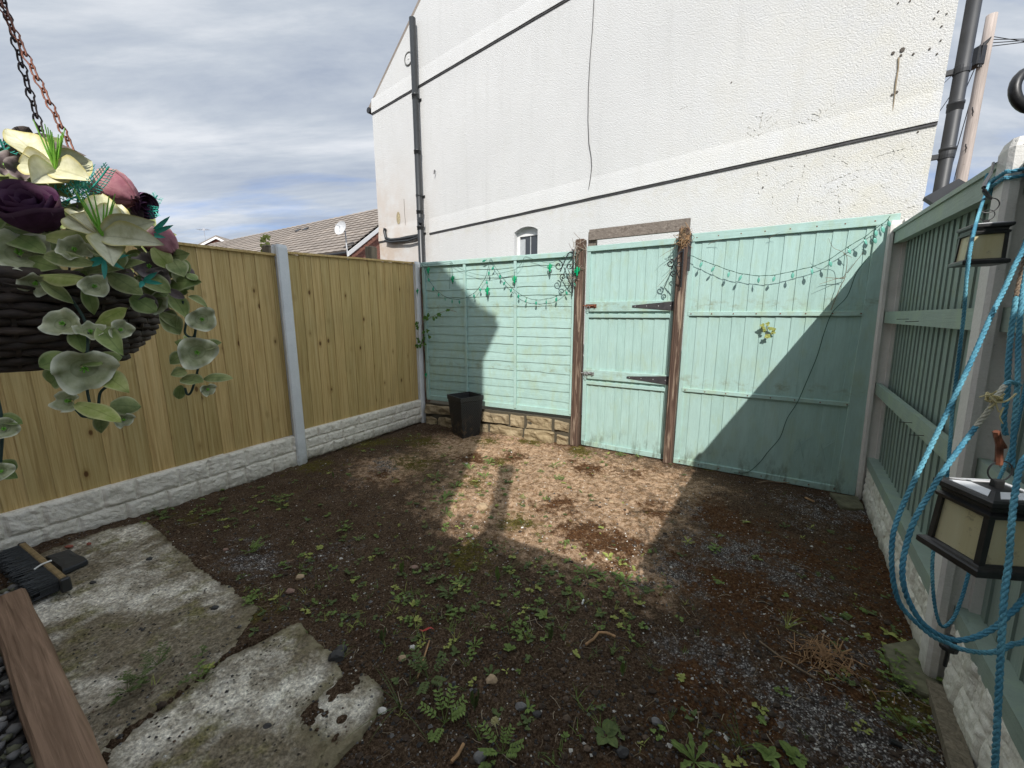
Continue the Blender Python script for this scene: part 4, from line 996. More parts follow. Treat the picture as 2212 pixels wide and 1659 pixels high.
dish.grid(P); dish.tube([dp-dv*.02, dp-dv*.12, e1-hd*.0+Vector((0, 0, -.5))], .025, 6); dish.tube([dp-c_*.2, dp+dv*.35, ], .012, 5)
link('satellite_dish', dish, simple('dish_grey', (.55, .56, .57), .4), nb, world=True)
# small gable further off
gp_ = D(471, 512, 38.0); sb = thing('brick_house', 'small distant brick gable with white verges left of the long tiled roof', 'house', (gp_.x, gp_.y, 0), R(4))
m = MB(); hw = 2.35; hz = gp_.z; ez = hz-1.15; m.add([(-hw, 0, 0), (hw, 0, 0), (hw, 0, ez), (0, 0, hz-.05), (-hw, 0, ez), (-hw, 8, 0), (hw, 8, 0), (hw, 8, ez), (-hw, 8, ez), (0, 8, hz-.05)], [(0, 1, 2, 3, 4), (1, 6, 7, 2), (5, 0, 4, 8), (6, 5, 8, 9, 7)]); link('wall', m, BRICK, sb)
for s_ in (1, -1):
    m = MB(); m.obox((0, -.30, hz), (s_*(hw+.35), 0, -(1.15+.17)), (0, 8.3, 0), (0, 0, .12)); link('roof', m, TILE, sb)
    m = MB(); m.obox((0, -.34, hz-.02), (s_*(hw+.35), 0, -(1.15+.17)), (0, .03, 0), (0, 0, -.20)); link('barge_board', m, UPVC, sb)
m = MB(); m.obox((-2.0, 6, hz-.35), (-5.5, 1.5, -.75), (0, 5, 0), (0, 0, .12)); link('side_roof', m, TILE, sb)
m = MB(); a = Vector((-2.2, 1.5, ez)); zt = D(424, 500, 40).z; m.tube([a, Vector((-2.2, 1.5, zt+.1))], .03, 6)
for k in range(6): m.tube([(-2.75+.2*k, 1.5-.35, zt), (-2.75+.2*k, 1.5+.35, zt)], .012, 4)
m.tube([(-2.8, 1.5, zt), (-1.7, 1.5, zt)], .015, 4); m.add([(-2.3, 1.45, zt-.12), (-2.05, 1.45, zt-.12), (-2.05, 1.45, zt+.14), (-2.3, 1.45, zt+.14)], [(0, 1, 2, 3)]); link('tv_aerial', m, simple('aerial_metal', (.5, .5, .52), .4, .6), sb)

# ------------------------------------------------------------------ the building the photographer stands against (out of view; throws the yard's shade, walls white to bounce fill)
uB = Vector((.858, -.513, 0)); nB = Vector((-.513, -.858, 0))       # nB points away from the yard
w0 = Vector((0, -.60, 0))
ext = thing('rear_extension', 'flat roofed white extension behind the viewpoint with a flue on top', 'extension', w0, math.atan2(uB.y, uB.x))
m = MB(); m.box(-.46, 4.2, -2.6, 0, -.05, 2.42); m.box(-.88, -.46, -2.6, -.003, -.05, 2.13); link('wall', m, RENDER, ext)
m = MB(); m.box(-.46, 4.3, -2.6, .06, 2.42, 2.50); m.box(-.88, -.463, -2.55, .055, 2.13, 2.21); link('roof', m, SLATE, ext)
m = MB(); fp = Vector((-.325, -.77, 0)); inv = (Matrix.Translation(w0) @ Matrix.Rotation(math.atan2(uB.y, uB.x), 4, 'Z')).inverted(); fl = inv @ fp
m.lathe([(.07, 2.4), (.07, 3.78), (.085, 3.79), (.085, 3.90)], (fl.x, fl.y, 0), 16); link('flue', m, GALV, ext)
wm = Vector((-.735, -1.14, 0))
mh = thing('main_house', 'two storey white house behind the viewpoint', 'house', wm, math.atan2(uB.y, uB.x))
def zprof(pts, y0_, y1_, mat, nm):
    m = MB(); k = len(pts); m.add([(x, y0_, z) for x, z in pts]+[(x, y1_, z) for x, z in pts], [tuple(range(k)), tuple(range(k, 2*k))[::-1]]+[(i, i+k, (i+1) % k+k, (i+1) % k)[::-1] for i in range(k)]); link(nm, m, mat, mh)
zprof([(0, -.05), (0, 6.35), (-.6, 6.9), (-3.6, 9.3), (-7, 6.3), (-7, -.05)], -6, 0, RENDER, 'wall')
zprof([(.13, 6.62), (.17, 6.74), (-.10, 6.85), (-3.6, 9.75), (-7.3, 6.5), (-7.3, 6.3), (-3.6, 9.45), (0, 6.45)], -6.1, .08, TILE, 'roof')
m = MB(); m.tube([(.14, -6, 6.62), (.14, .08, 6.62)], .06, 8); link('gutter', m, GUTTER, mh)

# ------------------------------------------------------------------ planter
pc = G(1006, 946); pc = Vector((-.03-.0, 0, 0))+G(1011, 946)
prz = R(62); cdir = Vector((0, 1, 0))
pl_ = thing('planter', 'tall square tapered black woven planter in front of the green lap panel', 'planter', pc+Vector((-.01, .135, 0)), R(38))
m = MB(); n_ = 2
def sq(h_, z): return [(-h_, -h_, z), (h_, -h_, z), (h_, h_, z), (-h_, h_, z)]
prof = [sq(.12, 0), sq(.123, .03), sq(.158, .46), sq(.165, .465), sq(.167, .52), sq(.152, .52), sq(.144, .44), sq(.11, .03)]
vs = [q_ for s_ in prof for q_ in s_]; fs = [(3, 2, 1, 0)]
for i in range(len(prof)-1):
    for j in range(4): fs.append((i*4+j, i*4+(j+1) % 4, (i+1)*4+(j+1) % 4, (i+1)*4+j))
k = (len(prof)-1)*4; fs.append((k, k+1, k+2, k+3)); m.add(vs, fs, 0, .5); link('pot', m, PLANTER, pl_)
m = MB()
for j in range(22):                      # raised weave bands on the outside
    z = .04+j*.0190; h_ = .1235+(.1575-.1235)*(z-.03)/.43+.0008; m.tube([(p[0], p[1], p[2]) for p in sq(h_, z)], .0035, 5, closed=True)
link('weave', m, PLANTER, pl_)

# ------------------------------------------------------------------ timber sleeper, gravel, broom head, slate
zS = .15
r0, r1 = G(56, 1270, zS), G(238, 1659, zS); du = (r1-r0).normalized(); le = G(0, 1406, zS); wS = abs((le-r0).cross(du).z)
m = MB(); Ls = 2.0; nn = 60; side = Vector((-du.y, du.x, 0)); side = side if side.x < 0 else -side
if (le-r0).dot(side) < 0: side = -side
P = []
for i in range(nn+1):
    t_ = Ls*i/nn-.02; c0 = r0+du*t_; row = []
    for (a, z) in ((.0, -.02), (.0, zS-.012), (.012, zS), (.3*wS, zS+.002), (.6*wS, zS+.001), (wS-.012, zS), (wS, zS-.012), (wS, -.02)):
        j = .006*mn.noise(Vector((t_*4, a*20, z*9))); row.append(Vector((c0.x, c0.y, 0))+side*(a+j)+Vector((0, 0, z+j)))
    P.append(row)
m.grid(P, 0, .5); m.add(P[0], [tuple(range(8))[::-1]]); m.add(P[-1], [tuple(range(8))])
solo('timber_sleeper', m, SLEEPER, 'long brown timber edging in the lower left corner, split along its grain', 'timber', loc=tuple(r0.xy)+(0,), rz=math.atan2(du.y, du.x))

rr = random.Random(77); m = MB()
for k in range(1500):
    t_ = rr.uniform(-.25, 1.6); a = wS+rr.uniform(.0, .55) if t_ > 0 else rr.uniform(-.0, .9); p = r0+du*t_+side*a
    if p.x > -.9 or p.y < .3: continue
    s_ = rr.uniform(.010, .022); m.rock((p.x, p.y, .055+rr.uniform(-.01, .02)), s_*rr.uniform(.8, 1.4), s_, s_*.7, rr.choice([0, 0, 1, 2, 3]), k, 1)
solo('gravel', m, [GREYST, DARKST, simple('mossy_stone', (.13, .13, .08), .85), simple('pale_pebble', (.30, .29, .27), .8)], 'heap of grey pebbles behind the timber edging', 'gravel', kind='stuff', smooth=True)
m = MB(); poly_ = [r0+side*(wS-.01)-du*.35, r0+side*(wS+.9)-du*.35, r0+side*(wS+.9)+du*1.9, r0+side*(wS-.01)+du*1.9]
m.add([(p.x, p.y, .045) for p in poly_], [(0, 1, 2, 3)][::1]); so = solo('gravel_bed', m, simple('gravel_base', (.05, .045, .04), .95, bump=.01, nscale=60, var=.5), None, None, kind='structure')
for f_ in so.data.polygons: pass

# broom head lying on its side: wooden back, dark bristles pointing left
zb_ = .115
A0, A1 = G(47, 1171, zb_+.03), G(136, 1245, zb_+.03); ax = (A1-A0); Lb = ax.length; ax.normalize(); bd = Vector((-ax.y, ax.x, 0)); bd = bd if bd.x < 0 else -bd
if bd.y > 0: bd = -bd
br = thing('broom_head', 'loose broom head with black bristles and a yellowish wooden back, lying on the slab', 'broom head', (A0.x, A0.y, .065), math.atan2(ax.y, ax.x))
bl = 1 if Vector((-ax.y, ax.x, 0)).dot(bd) > 0 else -1
m = MB(); m.cbox(0, Lb, min(0, -bl*.0)-.014, .014, .0, .075, .006); link('wooden_back', m, BROOMW, br)
m = MB(); m.cbox(Lb-.0, Lb+.028, -.020, .020, -.002, .076, .006); m.cbox(-.02, 0, -.016, .016, .0, .074, .006); link('end_cap', m, BLACKP, br)
m = MB(); rr = random.Random(6)
for i in range(46):
    for j in range(9):
        x = .01+(Lb-.02)*i/45+rr.uniform(-.003, .003); z = .008+.062*j/8; ln = rr.uniform(.10, .125)
        m.tube([(x, bl*.012, z), (x+rr.uniform(-.004, .004), bl*.06, z+rr.uniform(-.003, .003)), (x+rr.uniform(-.01, .01), bl*ln, max(.002, z+rr.uniform(-.008, .008)))], [.0022, .0026, .003], 4)
m.box(.008, Lb-.008, *(sorted((bl*.012, bl*.085))), .006, .066); link('bristles', m, BRISTLE, br)
m = MB(); m.tube([(Lb*.62, -.02*bl, .078), (Lb*.64, .02*bl, .082), (Lb*.66, .05*bl, .075)], .005, 5); solo_ = link('price_tag', m, WHITEP, br)
flat_stone([G(102, 1206, .07), G(157, 1189, .07), G(194, 1213, .07), G(138, 1238, .07)], 'thin square black slate lying against the broom head', SLATE, z=.088, th=.03, seed=1).name = 'roof_slate'
bpy.data.objects['roof_slate']['category'] = 'slate'
for (v, y, lab, sx_) in ((150, 1182, 'larger red brick chip behind the slate', .03), (193, 1176, 'smaller red brick chip near the gravel board', .018)):
    p = G(v, y, .07); m = MB(); m.rock((p.x, p.y, .075), sx_, sx_*.5, .01, 0, int(v)); solo('brick_chip', m, simple('brick_red%d' % v, (.30, .09, .06), .85), lab, 'brick chip')

# ------------------------------------------------------------------ stones and scraps that can be pointed at
RK = [(1042, 1098, .05, TANST, 'large tan stone in the sunlit patch, left of the dark post shadow'),
      (1062, 1470, .032, TANST, 'brown stone in the shaded soil low in the middle'),
      (1125, 1528, .028, GREYST, 'round grey stone just below the brown one in the lower middle'),
      (869, 1426, .024, TANST, 'tan stone to the upper right of the broken slab piece'),
      (894, 1226, .026, PINKST, 'pinkish stone among the weeds in the middle of the yard'),
      (892, 1403, .018, WHITEST, 'small white stone above the tan one near the broken slab'),
      (826, 1541, .022, WHITEST, 'pale stone beside the broken slab piece'),
      (1417, 1563, .024, GREYST, 'grey pointed stone low in the yard towards the right'),
      (648, 1250, .026, TANST, 'tan stone in the dark soil right of the mossy slab'),
      (627, 1281, .026, PINKST, 'reddish angular stone just left of the tan one by the mossy slab'),
      (488, 1191, .018, PINKST, 'small buff stone beside the upper corner of the mossy slab'),
      (576, 1557, .021, DARKST, 'round black pebble on the front slab'),
      (728, 1430, .045, DARKST, 'dark stone at the broken corner of the front slab'),
      (737, 1412, .035, DARKST, 'dark lump of soil crust between the two parts of the front slab'),
      (1036, 1640, .03, GREYST, 'grey stone at the very bottom of the picture'),
      (1345, 1630, .03, DARKST, 'dark grey stone at the bottom right of centre'),
      (1160, 1548, .022, DARKST, 'dark stone right of the round grey one'),
      (463, 1303, .018, DARKST, 'dark pebble on the right side of the mossy slab'),
      (322, 1204, .018, DARKST, 'dark pebble on the upper part of the mossy slab'),
      (200, 1256, .014, DARKST, 'small dark pebble on the slab below the slate'),
      (1200, 1010, .02, TANST, 'small tan stone among sunlit seedlings'),
      (1320, 955+130, .022, TANST, 'flat tan stone in the sunlit sand before the gate'),
      (1008, 1003, .016, WHITEST, 'small white stone at the left edge of the sunlit patch')]
for (v, y, s_, mt, lab) in RK:
    p = G(v, y); z = gz(p.x, p.y)
    for S in (S1, S2):
        if inpoly(np.array([p.x]), np.array([p.y]), [(q_.x, q_.y) for q_ in S])[0]: p = G(v, y, .05); z = float(slabz(p.x))
    m = MB(); s_ *= .8 if y > 1350 else 1; m.rock((p.x, p.y, z+s_*.25), s_, s_*.75, s_*.6, 0, v, 2); o = solo('stone', m, mt, lab, 'stone', smooth=False)
for (v, y, lab, mt, L_) in ((800, 1556, 'white cigarette end beside the broken slab piece', WHITEP, .035), (1259, 1304, 'white stick scrap in the shaded soil right of centre', WHITEP, .03), (1128, 1141, 'tiny white scrap under the sunlit patch', WHITEP, .016)):
    p = G(v, y); m = MB(); a = random.Random(v).uniform(0, 3); z = gz(p.x, p.y)+.012; d_ = Vector((math.cos(a), math.sin(a), .1))*L_*.5; m.tube([p+Vector((0, 0, z))-d_, p+Vector((0, 0, z))+d_], .005, 8); solo('white_scrap', m, mt, lab, 'scrap')
# twigs lying on the ground
TW = [([(1265, 1400), (1283, 1385), (1293, 1372), (1310, 1374), (1329, 1381)], .006, 'pale forked twig on the soil right of centre'),
      ([(902, 1470), (915, 1430), (928, 1388)], .004, 'pale straight grass stalk left of centre'),
      ([(975, 1659), (990, 1640), (1002, 1618)], .006, 'bent pale root at the bottom edge'),
      ([(1640, 1388), (1690, 1425), (1762, 1470)], .004, 'long thin stick beside the straw clump'),
      ([(1815, 1430), (1822, 1412), (1838, 1408)], .004, 'short curved grey stalk right of the straw clump'),
      ([(1635, 1045), (1660, 1042), (1690, 1043), (1705, 1045)], .005, 'thin twig lying under the right green panel'),
      ([(1740, 1075), (1752, 1083), (1757, 1088)], .008, 'pale split stick lying in the far right corner'),
      ([(1920, 1610), (1945, 1620)], .010, 'black plastic tube end near the right gravel board')]
for pts, r_, lab in TW:
    m = MB(); m.tube([(lambda p: Vector((p.x, p.y, gz(p.x, p.y)+r_+.008)))(G(*q_)) for q_ in pts], r_, 6)
    solo('twig' if 'tube' not in lab else 'plastic_tube', m, BLACKP if 'tube' in lab else (STRAW if 'stalk' in lab or 'root' in lab or 'pale' in lab else TWIG), lab, 'twig' if 'tube' not in lab else 'tube')
# straw clump
m = MB(); rr = random.Random(21); c = G(1782, 1425)
for k in range(150):
    a = rr.uniform(0, 6.28); r_ = abs(rr.gauss(0, .07)); p = c+Vector((r_*math.cos(a)*1.4, r_*math.sin(a), gz(c.x, c.y)+rr.uniform(.005, .045)*(1-r_*3)))
    d_ = Vector((rr.uniform(-1, 1), rr.uniform(-1, 1), rr.uniform(-.3, .4))).normalized()*rr.uniform(.02, .05); m.tube([p-d_, p+Vector((0, 0, rr.uniform(0, .012))), p+d_], .0016, 4)
solo('straw_clump', m, STRAW, 'clump of dry orange brown roots on the mossy ground at the right', 'dead roots', kind='stuff')
p = G(930+0, 1372+0); p = G(922, 1371); m = MB(); m.grid([[p+Vector((x, y, .03+.01*math.sin(x*90))) for y in (-.008*(1-abs(x)*25), .008*(1-abs(x)*25))] for x in (-.035, -.02, 0, .02, .035)]); solo('red_leaf', m, REDLEAF, 'small bright red fallen leaf left of centre', 'leaf')
p = G(1076, 1590); m = MB(); rr = random.Random(2)
m.tube([p, p+Vector((-.01, 0, .05))], .0015, 5); c = p+Vector((-.01, 0, .06))
for k in range(60):
    d_ = Vector((rr.gauss(0, 1), rr.gauss(0, 1), abs(rr.gauss(0, 1)))).normalized()*.017; m.tube([c, c+d_], .0012, 3)
solo('dandelion_clock', m, simple('dandelion_fluff', (.60, .56, .30), .8), 'fluffy cream dandelion head near the bottom edge', 'flower')

# ------------------------------------------------------------------ loose fine gravel and soil crumbs on the surface
rr = random.Random(99); m = MB()
OCT = [(1, 0, 0), (0, 1, 0), (-1, 0, 0), (0, -1, 0), (0, 0, 1)]
inside = lambda p: ((p-FL.P).dot(FL.n) > .06 and (p-FR.P).dot(FR.n) > .08 and (p-FB.P).dot(FB.n) > .08 and (p-FG.P).dot(FG.n) > .04)
polyS = [[(q_.x, q_.y) for q_ in S] for S in (S1, S2, S3)]
def onslab(x, y): return any(inpoly(np.array([x]), np.array([y]), S)[0] for S in polyS)
cnt = 0
while cnt < 9000:
    v, y = rr.uniform(0, 2150), 930+730*rr.random()**1.15; p = G(v, y)
    if p.y < .5 or not inside(p) or p.x < -3.3: continue
    if onslab(p.x, p.y) and rr.random() < .8: continue
    i_ = int(np.clip((p.x-gx[0])/.0125, 0, nx-1)); j_ = int(np.clip((p.y-gy[0])/.0125, 0, ny-1))
    gr_ = grav[i_, j_]; sa = sandy_lit[i_, j_]
    s_ = rr.uniform(.0025, .0065)*(1+.8*(rr.random() < .08)); z = gz(p.x, p.y)+(.05 if onslab(p.x, p.y) else 0)
    mi = rr.choice([0, 0, 0, 1, 4]) if gr_ < .3 and sa < .4 else rr.choice([1, 1, 2, 2, 3, 0]) if gr_ >= .3 else rr.choice([4, 2, 3, 4, 0])
    if rr.random() < .035: mi = 3
    a = rr.uniform(0, 1.5); ca_, sa_ = math.cos(a), math.sin(a)
    vs = [(p.x+(q_[0]*ca_-q_[1]*sa_)*s_*rr.uniform(.7, 1.4), p.y+(q_[0]*sa_+q_[1]*ca_)*s_*rr.uniform(.7, 1.2), z+q_[2]*s_*.9) for q_ in OCT]
    m.add(vs, [(0, 1, 4), (1, 2, 4), (2, 3, 4), (3, 0, 4)], mi); cnt += 1
solo('fine_gravel', m, [DARKST, GREYST, simple('mid_grit', (.26, .24, .22), .9), WHITEST, simple('brown_crumb', (.12, .08, .055), .95)], 'loose grit and soil crumbs over the yard', 'gravel', kind='stuff')

rr = random.Random(123); m = MB(); k = 0
while k < 620:
    v, y = rr.uniform(150, 2050), 930+730*rr.random()**.9; p = G(v, y)
    if p.y < .5 or not inside(p) or onslab(p.x, p.y): continue
    z = gz(p.x, p.y)+.003; a = rr.uniform(0, 6.28); L = rr.uniform(.008, .035); d_ = Vector((math.cos(a), math.sin(a), 0)); s2 = Vector((-d_.y, d_.x, 0))*rr.uniform(-.4, .4)*L
    m.tube([p+Vector((0, 0, z))-d_*L, p+Vector((0, 0, z+rr.uniform(0, .008)))+s2, p+Vector((0, 0, z+rr.uniform(-.001, .005)))+d_*L], rr.uniform(.0006, .0015), 4, m=rr.randrange(3)); k += 1
solo('plant_litter', m, [TWIG, simple('bleached_root', (.38, .31, .22), .85), simple('dark_root', (.09, .055, .035), .85)], 'dead roots, stalks and litter scattered over the soil', 'litter', kind='stuff')
m = MB(); k = 0
while k < 420:
    v, y = rr.uniform(250, 1950), 1050+610*rr.random()**.7; p = G(v, y)
    if p.y < .5 or not inside(p) or onslab(p.x, p.y): continue
    s_ = rr.uniform(.006, .015); m.rock((p.x, p.y, gz(p.x, p.y)+s_*.1), s_*rr.uniform(.8, 1.5), s_, s_*.6, rr.choice([0, 0, 0, 1]), k, 1); k += 1
solo('soil_clods', m, [simple('dark_clod', (.045, .03, .02), .95, bump=.004, var=.4, nscale=60), simple('brown_clod', (.10, .07, .048), .95, bump=.004, var=.4, nscale=60)], 'dark crumbly clods of soil in the yard', 'soil', kind='stuff')

# ------------------------------------------------------------------ leaf and plant builders
def leafblade(mb, edges, p, d, up, L, W, curl=.2, fold=.15, shape='ovate', teeth=0, m=0, n=6, seed=0, ruffle=0.0):
    d = Vector(d).normalized(); up = Vector(up); s_ = d.cross(up)
    if s_.length < 1e-4: s_ = d.orthogonal()
    s_.normalize(); up = s_.cross(d).normalized(); P = []; E_ = []
    pos = Vector(p); ang = 0
    for i in range(n+1):
        t_ = i/n
        if shape == 'ovate': w_ = math.sin(math.pi*min(1, t_*.93+.05))**.75
        elif shape == 'spoon': w_ = .18+.82*math.sin(math.pi*max(0, (t_-.25)/.78))**.8 if t_ > .25 else .18
        elif shape == 'blade': w_ = (1-t_)**.6
        elif shape == 'petal': w_ = math.sin(math.pi*min(1, t_*.88+.10))**1.1
        else: w_ = 1
        if i == n: w_ = .02
        if teeth and i % 2 == 1 and 0 < i < n: w_ *= .55
        ww = W*.5*w_; a = curl*t_; dd = d*math.cos(a*2)+up*math.sin(-a*2); nn_ = up*math.cos(a*2)+d*math.sin(a*2)
        row = []
        for k, e in ((-1, 1.0), (-.55, .55), (0, 0.0), (.55, .55), (1, 1.0)):
            rf = ruffle*W*math.sin(t_*11+seed+k*2)*abs(k)
            row.append(pos+s_*ww*k+nn_*(abs(k)**1.5*fold*W*w_+rf)); E_.append(e)
        P.append(row); pos = pos+dd*(L/n)
    mb.grid(P, m, None); edges += E_
def finish_edges(o, edges):
    e = o.data.attributes.new('edge', 'FLOAT', 'POINT')
    vals = list(edges)+[.5]*(len(o.data.vertices)-len(edges)); e.data.foreach_set('value', vals[:len(o.data.vertices)])
class PB:                                   # plant builder that keeps the edge attribute in step
    def __init__(s): s.mb = MB(); s.e = []
    def leaf(s, *a, **k): leafblade(s.mb, s.e, *a, **k)
    def tube(s, *a, **k): n0 = len(s.mb.v); s.mb.tube(*a, **k); s.e += [.3]*(len(s.mb.v)-n0)
    def grid(s, P, E, m=0, r=None): s.mb.grid(P, m, r); s.e += E
UP = Vector((0, 0, 1))
def rosette(pb, p, R_, rr, n=8, m=0, lift=.5, teeth=1, wr=.26, shape='spoon'):
    a0 = rr.uniform(0, 6.28)
    for k in range(n):
        a = a0+k*2.4+rr.uniform(-.3, .3); L = R_*rr.uniform(.55, 1.1); l_ = lift*rr.uniform(.3, 1.6)
        pb.leaf(p, (math.cos(a), math.sin(a), l_), UP, L, L*wr*rr.uniform(.8, 1.3), curl=.25*l_+.1, fold=.12, shape=shape, teeth=teeth, m=m, n=7 if teeth else 5, seed=k)
def clover(pb, p, R_, rr, n=10, m=0):
    for k in range(n):
        a = rr.uniform(0, 6.28); r_ = R_*rr.random()**.6; h_ = rr.uniform(.3, 1)*R_*.6; c = p+Vector((r_*math.cos(a), r_*math.sin(a), h_))
        pb.tube([p, p.lerp(c, .6)+Vector((0, 0, h_*.2)), c], .0009, 3, m=m)
        b0 = rr.uniform(0, 6.28)
        for q_ in range(3):
            b_ = b0+q_*2.09; L = rr.uniform(.008, .014); pb.leaf(c, (math.cos(b_), math.sin(b_), .25), UP, L, L*.9, curl=.1, fold=.05, m=m, n=3)
def tuft(pb, p, L, rr, n=9, m=0):
    for k in range(n):
        a = rr.uniform(0, 6.28); t_ = rr.uniform(.4, 2.2); pb.leaf(p+Vector((rr.uniform(-.008, .008), rr.uniform(-.008, .008), 0)), (math.cos(a), math.sin(a), t_), UP, L*rr.uniform(.6, 1.2), .0035, curl=.35, fold=.1, shape='blade', m=m, n=4)
WM = [WEED, WEED2, WEED3]
def gpt(v, y):
    p = G(v, y); return Vector((p.x, p.y, gz(p.x, p.y)))
# ground cover too many to count
rr = random.Random(3); pb = PB(); cnt = 0
dens = [(760, 1230, 130, 90, 10), (1000, 1240, 160, 90, 16), (900, 1330, 180, 60, 14), (1150, 1340, 150, 80, 14), (620, 1060, 90, 40, 7), (1040, 1020, 60, 50, 8), (970, 1070, 25, 30, 4), (1220, 1010, 60, 50, 5),
        (480, 1110, 60, 30, 5), (1300, 1260, 90, 30, 7), (1350, 1420, 120, 60, 8), (1850, 1300, 60, 60, 4), (2000, 1560, 60, 60, 6), (1900, 1450, 50, 60, 5), (1600, 1600, 200, 60, 7), (1250, 1600, 150, 60, 6),
        (980, 1560, 150, 60, 7), (545, 1310, 30, 20, 3), (360, 1470, 90, 35, 7), (330, 1120, 40, 20, 3), (850, 950, 90, 20, 5), (1350, 980, 120, 20, 4), (1100, 1180, 120, 50, 7), (1700, 1130, 150, 60, 3), (720, 1140, 140, 60, 6)]
for (v0, y0_, sv, sy, n_) in dens:
    for k in range(int(n_*7.5)):
        v, y = rr.gauss(v0, sv), rr.gauss(y0_, sy)
        if y < 930 or y > 1720: continue
        p = gpt(v, y)
        if not inside(p) or p.y < .5 or (y > 1380 and rr.random() < .6): continue
        if onslab(p.x, p.y):
            if not (230 < v < 480 and 1430 < y < 1560 and abs((y-1605)+(v-220)*.62+0) < 60): continue
            p.z = .05
        if 600 < v < 1500 and y > 1250 and not (970 < v < 1480 and y < 1290) and rr.random() < .35: tuft(pb, p, rr.uniform(.03, .07), rr, 5, rr.choice([0, 1, 2])); continue
        q_ = rr.random(); mm = rr.choice([0, 0, 1, 1, 2])
        if q_ < .45: clover(pb, p, rr.uniform(.015, .035), rr, rr.randint(3, 8), mm)
        elif q_ < .8: rosette(pb, p, rr.choice([.012, .016, .02, .028, .038])*rr.uniform(.7, 1.2), rr, rr.randint(2, 6), mm, rr.uniform(.3, 1.2), rr.random() < .3, rr.uniform(.22, .5), rr.choice(['spoon', 'ovate']))
        else: tuft(pb, p, rr.uniform(.015, .05), rr, rr.randint(2, 8), mm)
o = solo('ground_cover', pb.mb, WM, 'small clover, moss and weed seedlings over the yard', 'weeds', kind='stuff'); finish_edges(o, pb.e)

# larger weeds, each one a thing
WD = [(1015, 1015, 'r', .12, 0), (1048, 1032, 'r', .09, 0), (1058, 1000, 'r', .085, 0), (958, 1085, 'r', .12, 0), (985, 1052, 'r', .09, 0), (942, 1035, 'r', .10, 1), (1197, 1008, 'r', .09, 0), (1207, 1035, 'c', .05, 0), (1178, 1080, 'r', .055, 0), (1130, 1075, 'r', .05, 0),
      (1075, 1262, 't', .12, 0), (867, 1240, 't', .11, 0), (990, 1255, 'r', .08, 0), (1100, 1235, 'g', .14, 1), (970, 1282, 'r', .075, 1), (1265, 1238, 'r', .10, 0), (1350, 1262, 'r', .10, 0), (1300, 1250, 'r', .07, 0), (965, 1110, 'r', .08, 0), (1090, 1020, 'r', .06, 0), (1160, 965, 'r', .06, 0), (1340, 985, 'c', .06, 0), (1380, 990, 'r', .06, 0), (1225, 1320, 'r', .07, 1), (1025, 1400, 'r', .05, 0), (828, 1395, 't', .10, 1),
      (1125, 1380, 'c', .06, 0), (1345, 1460, 't', .09, 0), (925, 1470, 'f', .12, 1), (960, 1560, 'f', .14, 0), (1085, 1625, 'f', .10, 0), (1310, 1592, 'o', .06, 1), (865, 1530, 'g', .22, 1), (1025, 1530, 't', .12, 1), (1190, 1390, 't', .09, 1),
      (610, 1095, 'g', .16, 1), (740, 1145, 'c', .07, 0), (540, 1195, 'f', .09, 0), (775, 1165, 'r', .05, 0), (545, 1305, 'c', .05, 0), (600, 1085, 'c', .08, 0), (345, 1118, 'f', .09, 1), (455, 1110, 'c', .07, 0), (720, 1035, 't', .08, 1), (615, 1005, 'f', .07, 1),
      (1660, 1640, 'o', .055, 0), (1715, 1640, 'o', .05, 0), (1500, 1650, 'r', .09, 0), (1600, 1620, 'g', .12, 1), (1550, 1160, 'r', .05, 0), (1545, 1190, 'c', .05, 0), (1485, 1175, 'r', .05, 2), (2020, 1465, 'f', .08, 0), (1925, 1460, 'c', .08, 0), (1905, 1155, 'f', .06, 1), (1960, 1580, 'c', .09, 0), (1700, 1355, 'g', .10, 2), (1930, 1430, 'c', .06, 0), (310, 1490, 'f', .08, 1), (345, 1460, 'f', .09, 1), (280, 1520, 'f', .07, 1)]
names = {'r': ('dandelion_seedling', 'seedling', 'low dandelion like rosette growing in the bare soil', 'dandelion like rosettes in the yard'), 't': ('leafy_weed', 'weed', 'upright toothed leaf weed standing in the shaded soil', 'upright leaf weeds in the yard'),
         'g': ('grass_tuft', 'grass', 'thin bladed grass tuft in the yard', 'grass tufts in the yard'), 'c': ('clover_patch', 'clover', 'small patch of clover like leaves in the yard', 'clover patches in the yard'),
         'o': ('broadleaf_weed', 'weed', 'broad rounded leaf weed in the lower half of the yard', 'broad leaf weeds in the yard'), 'f': ('feathery_weed', 'weed', 'feathery cut leaf weed in the yard', 'feathery weeds in the yard')}
rr = random.Random(15)
